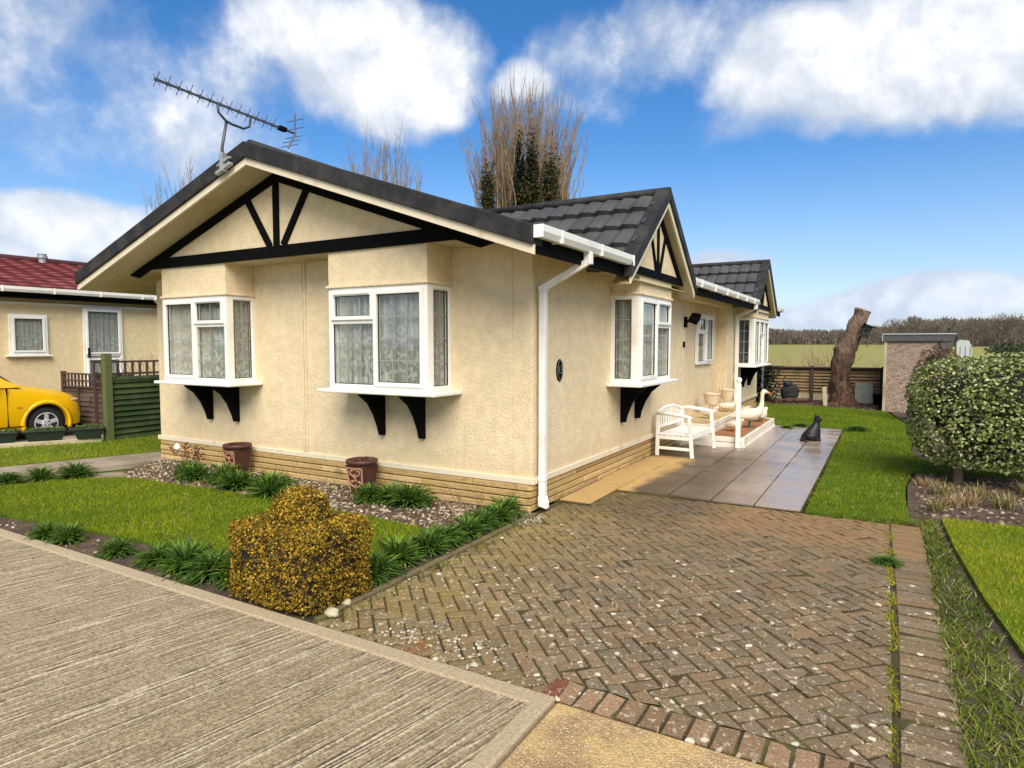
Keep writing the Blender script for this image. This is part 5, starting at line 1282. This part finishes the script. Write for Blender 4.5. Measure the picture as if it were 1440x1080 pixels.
def hedge(name, a, b, h, wd, n, label, pal_=((.018, .035, .014), (.035, .06, .02), (.06, .09, .045))):
    a, b = Vector(a), Vector(b); t = thing(name, tuple((a+b)/2), label, 'hedge'); d = (b-a); L = d.length; d.normalize(); s = Vector((-d.y, d.x, 0))
    m = MB(); m.obox((a+b)/2+Vector((0, 0, h*.45)), d*L*.49, s*wd*.35, (0, 0, h*.45)); m.build('branches', 'bushcore', t)
    u = rng.uniform(0, L, n); f = rng.random(n); P = np.array(a)+np.outer(u, d); nz = np.array([mnoise.noise(Vector((x*1.2, 0, 3))) for x in u])
    top = f < .4; z = np.where(top, h, rng.uniform(0, h, n))*(1+.06*nz); off = np.where(top, rng.uniform(-.5, .5, n), np.where(rng.random(n) < .8, -.5 if s.y > 0 else .5, .5))*wd
    P = P+np.outer(off, s)+rng.normal(0, .05, (n, 3)); P[:, 2] += z; Nn = np.where(top[:, None], [0, 0, 1.], np.outer(np.sign(off), s)+[0, 0, .4])
    leaves('foliage', P, Nn, .09, .05, np.array(pal_)[rng.integers(3, size=n)]*rng.uniform(.6, 1.5, (n, 1)), parent=t, spread=.7); return t
hedge('boundary_hedge', (5.1, 13.6, 0), (12.5, 14.2, 0), 1.52, .9, 8000, 'dark evergreen boundary hedge beyond the variegated bush')
wp = MB(); wp.box(6.05, 6.12, 13.0, 13.07, 0, 1.66); tag(rebase(wp.build('wooden_stake', 'darkwood'), (6.08, 13.03, 0)), 'thin dark stake standing against the evergreen hedge', 'stake')
# lapped board fence at the back
bf = thing('back_fence', (1.2, 15.6, 0), 'low weathered brown lapped board fence along the field', 'fence')
m = MB(); x = -2.6
while x < 2.95:
    x1 = min(x+1.83, 3.0); z = .17
    while z < .95: m.obox(((x+x1)/2, 15.6+random.uniform(-.006, .006), z+.05), ((x1-x)/2-.04, 0, random.uniform(-.012, .012)), (0, .008, .003), (0, .022, .040)); z += .092
    x += 1.83
m.build('boards', 'oldfence', bf)
m = MB(); x = -2.62
while x < 3.0: m.box(x, x+.09, 15.53, 15.64, 0, 1.02); x += 1.83
m.box(-2.6, 3.0, 15.50, 15.60, .955, .99).box(-2.6, 3.0, 15.645, 15.66, .1, .95); m.build('posts', 'darkwood', bf)  # long thin sheet behind the boards is added to darken their gaps
MB().box(-2.6, 3.0, 15.56, 15.66, -.05, .17).build('gravel_board', 'concrete', bf)
# leaning tree stump
ts = thing('tree_stump', (2.0, 14.1, 0), 'thick leaning dead tree trunk sawn off at the top', 'tree')
path = [((2.0, 14.1, -.05), .46), ((1.99, 14.1, .12), .36), ((1.93, 14.1, .45), .285), ((1.90, 14.1, .85), .25), ((1.93, 14.1, 1.12), .275), ((2.02, 14.1, 1.45), .275), ((2.14, 14.1, 1.78), .235), ((2.27, 14.08, 2.15), .21), ((2.42, 14.06, 2.57), .20)]
P0 = []
for i in range(len(path)-1):
    for k in range(10): t_ = k/10; P0.append((Vector(path[i][0]).lerp(Vector(path[i+1][0]), t_), path[i][1]*(1-t_)+path[i+1][1]*t_))
P0.append((Vector(path[-1][0]), path[-1][1]))
m = MB(); m.tube([p for p, r in P0], [r*.92 for p, r in P0], 48)
m.v = [tuple(Vector(v)*1 + (Vector(v)-Vector((2.05+.12*v[2], 14.1, v[2]))).normalized()*(.06*mnoise.noise(Vector(v)*4)+.05*mnoise.noise(Vector((v[0]*12, v[1]*12, v[2]*2.5)))+.02*mnoise.noise(Vector(v)*16))) for v in m.v]
m.build('trunk', 'bark', ts, smooth=True)
m = MB(); m.lathe([(.195, 0), (.185, .012), (.03, .02)], (2.423, 14.06, 2.575), 24, (.33, -.05, .94)); m.build('sawn_top', 'barktop', ts)
bbx = thing('bird_box', (2.52, 13.92, 1.85), 'dark bird box fixed to the leaning tree trunk', 'bird box')
axx, azz = Vector((.92, 0, -.38)), Vector((.38, 0, .92))
m = MB(); m.obox(Vector((2.50, 13.93, 1.98)), axx*.10, Vector((0, .1, 0)), azz*.16); m.build('box', 'rock', bbx, bevel=.006)
m = MB(); m.obox(Vector((2.50, 13.92, 1.98))+azz*.18+axx*.03, axx*.16, Vector((0, .14, 0)), azz*.015+axx*-.01); m.build('lid', 'black', bbx)
m = MB(); m.lathe([(.03, 0), (.03, .006)], (2.50, 13.828, 2.02), 14, (0, -1, 0)); m.build('entrance', 'black', bbx)
rk = MB(); rk.ell((.55, 14.95, .24), (.24, .2, .30), 20, 14, .35, 3); rk.ell((.50, 14.9, .50), (.12, .12, .1), 14, 9, .4, 4)
tag(rebase(rk.build('boulder', 'rock', smooth=True), (.55, 14.95, 0)), 'dark rough boulder at the foot of the back fence', 'rock')
lg = MB(); lg.tube([(.3, 13.9, .04), (.7, 14.05, .09), (1.2, 14.2, .10)], [.06, .07, .05], 8); tag(rebase(lg.build('fallen_branch', 'bark', smooth=True), (.7, 14, 0)), 'short fallen branch on the soil left of the leaning trunk', 'branch')
sl_ = MB(); sl_.obox((2.47, 14.9, .28), (.22, 0, 0), (0, .018, 0), (.0, .05, .29)); tag(rebase(sl_.build('paving_slab', 'paleslab', bevel=.006), (2.47, 14.9, 0)), 'pale slab leaning on the back fence right of the tree trunk', 'slab')
wpl = MB(); wpl.obox((1.58, 13.72, .25), (.05, 0, .012), (0, .015, 0), (-.02, .02, .26)); tag(rebase(wpl.build('offcut_board', 'concrete'), (1.58, 13.7, 0)), 'pale board leaning at the left foot of the tree trunk', 'board')
bu = MB(); bu.lathe([(.10, 0), (.13, .26), (.14, .27), (.14, .29)], (2.82, 14.6, 0), 18); tag(rebase(bu.build('bucket', 'black'), (2.82, 14.6, 0)), 'black bucket between the pale slab and the shed', 'bucket')
# ivy post by the far corner
ip = thing('ivy_post', (.55, 14.2, 0), 'grey pole wrapped in dark ivy past the far corner of the home', 'post')
MB().tube([(-.05, 13.9, -.02), (-.05, 13.9, 1.05)], .04, 10).build('pole', 'galv', ip)
n = 2600; P = np.column_stack([rng.normal(-.10, .22, n), rng.normal(14.05, .15, n), rng.uniform(0, 1.05, n)])
leaves('ivy', P, rng.normal(0, 1, (n, 3)), .07, .05, np.array([.012, .018, .010])*rng.uniform(.5, 2, (n, 1)), parent=ip)
# bare shrubs behind fence
twiggy('bare_shrub', (1.2, 17.0, -.05), 60, 2.0, .32, 'twig', 'bare orange brown shrub behind the back fence left of the trunk', 'shrub', .011)
twiggy('bare_shrub', (2.9, 17.2, -.05), 26, 1.5, .35, 'twig', 'bare brown shrub behind the fence between trunk and shed', 'shrub', .011)
twiggy('bare_shrub', (-.25, 17.0, -.05), 22, 1.5, .35, 'twig', 'thin bare shrub behind the back fence nearest the home', 'shrub', .010)
# weeds at patio edge
wd_ = [('dark flat weed in the joint of the drive border', (3.03, .02, 0), .55), ('low weed tuft at the far edge of the patio left of the cat', (1.55, 8.36, .02), .8), ('dark weed tuft at the far right patio corner', (2.55, 8.2, .02), 1.1), ('flat weed lying on the patio slabs behind the cat', (1.35, 7.95, .02), .6)]
for lb, p, s in wd_:
    o = protos[1].copy(); COL.objects.link(o); o.name = 'weed'; o.location = p; o.scale = (s, s, s*.55); tag(o, lb, 'weed')
    if 'group' in o: del o['group']

# ------------------------------------------------------------------ bare trees
def bare_tree(loc, h, spread, nst, head, label, seed, ivy=False, group='bare trees behind the homes'):
    random.seed(seed); t = thing('bare_tree', loc, label, 'tree', group); L = Vector(loc)
    m = MB(); m.tube([L+Vector((0, 0, -.1)), L+Vector((.05, 0, head*.5)), L+Vector((0, 0, head))], [.42, .34, .32], 10)
    heads = []
    for k in range(26):
        a = k*2.4; r = spread*.86*math.sqrt((k+.5)/26); q = L+Vector((math.cos(a)*r, math.sin(a)*r, head+random.uniform(-.2, .9)+.12*r)); heads.append(q)
        m.tube([L+Vector((0, 0, head*.7)), L.lerp(q, .6)+Vector((0, 0, head*.28)), q], [.13, .10, .07], 6)
    m.build('trunk', 'treebark', t, smooth=True)
    tw = MB()
    for i in range(nst):
        b = random.choice(heads); off = (b-L).xy; rr = off.length/spread
        d = Vector((off.x*.10+random.gauss(0, .10), off.y*.10+random.gauss(0, .10), 1.0)).normalized(); top = h*(1-.26*rr**2)-random.uniform(0, 1)**1.6*2.6
        p = b+Vector((random.gauss(0, .22), random.gauss(0, .22), random.uniform(-.4, .3))); pts = [p]; n = 9; ln = max(1.5, top-(p.z-L.z))
        for j in range(n):
            d = (d+Vector((random.gauss(0, .05), random.gauss(0, .05), .05))).normalized(); p = p+d*ln/n; pts.append(p)
        r0 = random.uniform(.017, .036); rs_ = [r0*(1-.86*j/n) for j in range(n+1)]; tw.tube(pts, rs_, 4, False)
        for j in range(1, n):
            for _ in range(2):
                dd = (d+Vector((random.gauss(0, .30), random.gauss(0, .30), .1))).normalized(); q = pts[j]; l2 = ln*random.uniform(.10, .22)
                tw.tube([q, q+dd*l2*.5, q+(dd+Vector((0, 0, .4))).normalized()*l2], [.010, .008, .004], 3, False)
    tw.build('crown', 'twig', t, smooth=True)
    if ivy:
        n = 11000; k = rng.integers(0, 5, n); hs_ = [L+Vector(v) for v in ((.75, -1.9, 8.7), (1.25, -1.7, 8.7), (-.6, -2.3, 8.0), (1.9, -1.3, 8.4), (1.0, -1.8, 7.9))]
        cc = np.array([list(hs_[i]) for i in k]); sg = np.array([(.24, .24, 1.3), (.30, .3, 1.2), (.3, .3, .9), (.45, .3, .9), (.7, .4, .7)])[k]
        P = cc+rng.normal(0, 1, (n, 3))*sg*np.array([.40, .40, .58])
        C = np.where((k == 0)[:, None], [.012, .018, .010], np.where((k == 1)[:, None], [.020, .027, .012], [.055, .05, .018]))*rng.uniform(.4, 1.7, (n, 1)); leaves('ivy', P, rng.normal(0, 1, (n, 3)), .12, .08, C, parent=t)
    return t
bare_tree((-11.5, 20.7, 0), 13.6, 2.1, 330, 6.6, 'big bare pollarded tree with ivy rising behind the roof', 31, True)
bare_tree((-21.1, 22.1, 0), 13.3, 1.9, 130, 6.5, 'smaller bare tree behind the middle of the front roof slope', 32)
bare_tree((-32.3, 17.9, 0), 12.9, 1.9, 80, 6.5, 'faint bare tree behind the left roof slope under the aerial', 33)
bare_tree((-42.0, 9.0, 0), 8.5, 2.4, 40, 4, 'bare tree tips above the red roof at the left edge', 34)
random.seed(77)
# distant woods: one mass, and the countable far trees in front of it
def wood(name, y, x0, x1, h, n, zb, cols):
    x = rng.uniform(x0, x1, n); hh = h*(1+.30*np.array([mnoise.noise(Vector((a*.045, y*.1, 0))) for a in x])+.16*np.array([mnoise.noise(Vector((a*.22, y, 2))) for a in x])); z = rng.uniform(0, 1, n)**.75*hh
    P = np.column_stack([x, y+rng.normal(0, 4, n), zb+z]); C = np.array(cols)[rng.integers(len(cols), size=n)]*rng.uniform(.6, 1.35, (n, 1))
    xs = np.arange(x0, x1, 1.5); hb_ = h*(.74+.26*np.array([mnoise.noise(Vector((a*.045, y*.1, 0))) for a in xs])+.14*np.array([mnoise.noise(Vector((a*.22, y, 2))) for a in xs])+.06*rng.normal(0, 1, len(xs)))
    RV = np.concatenate([np.column_stack([xs, np.full(len(xs), y+3), np.full(len(xs), zb-.5)]), np.column_stack([xs, np.full(len(xs), y+3), zb+hb_])]); k = len(xs)
    RF = np.array([q for i in range(k-1) for q in ((i, i+1, k+i+1), (i, k+i+1, k+i))]); RC = np.tile(np.array(cols[0])*.9, (2*k, 1))
    a = rng.normal(0, .35, n); L = rng.uniform(.3, 1.3, n); d = np.column_stack([np.sin(a), np.zeros(n), np.cos(a)])*L[:, None]; s = np.column_stack([np.cos(a), np.zeros(n), -np.sin(a)])*rng.uniform(.05, .28, n)[:, None]
    V = np.stack([P-s, P+s, P+d], 1).reshape(-1, 3); o = np_mesh(name, np.concatenate([V, RV]), np.concatenate([np.arange(3*n).reshape(n, 3), RF+3*n]), np.concatenate([np.repeat(C, 3, 0), RC]), 'blade'); o['kind'] = 'stuff'; return o
WC = [(.155, .13, .115), (.195, .165, .145), (.13, .115, .10), (.165, .145, .115)]  # greyed browns, distance haze mixed into the twig colours
wood('far_wood', 205, -60, 190, 5.4, 42000, .9, WC)
wood('far_wood_right', 160, 7, 75, 5.6, 14000, .6, WC)
def far_tree(x, y, h, w_, label):
    t = thing('distant_tree', (x, y, 1.0), label, 'tree', 'bare trees on the skyline'); m = MB(); L = Vector((x, y, 1.0)); m.tube([L, L+Vector((0, 0, h*.45))], [.16, .12], 6); m.build('trunk', 'treebark', t)
    n = 1500; d = unit(rng.normal(0, 1, (n, 3))); rad = rng.uniform(.2, 1, (n, 1))**.6; c = np.array([x, y, 1.0+h*.58])
    lump = 1+.22*np.array([mnoise.noise(Vector(q*2.2)+L) for q in d])[:, None]; P = c+d*rad*lump*np.array([w_*.5, w_*.4, h*.42]); out = unit(d+np.array([0, 0, .7])+rng.normal(0, .35, (n, 3)))*rng.uniform(.25, .75, (n, 1))
    s_ = np.column_stack([out[:, 2], np.zeros(n), -out[:, 0]])*rng.uniform(.04, .10, (n, 1))
    V = np.stack([P-s_, P+s_, P+out], 1).reshape(-1, 3); np_mesh('crown', V, np.arange(3*n).reshape(n, 3), np.repeat(np.array([.165, .135, .11])*rng.uniform(.7, 1.3, (n, 1)), 3, 0), 'blade', t)
for px, h, w_, lb in ((1256, 6.0, 5, 'rounded bare tree above the left half of the shed roof'), (1282, 6.4, 5, 'rounded bare tree above the middle of the shed roof'), (1312, 4.9, 4, 'smaller bare tree above the right end of the shed roof'),
                     (1366, 5.6, 5.5, 'bare tree on the skyline right of the plastic cover'), (1404, 6.6, 5, 'tall bare skyline tree near the right picture edge'), (1426, 6.4, 4.5, 'bare skyline tree at the right picture edge'), (1218, 4.6, 6, 'low bare skyline tree between the trunk and the shed')):
    a = math.atan((px-720)/908)-YAW; x, y = 2.98+155.5*math.tan(a), 150
    far_tree(x, y, h, w_, lb)
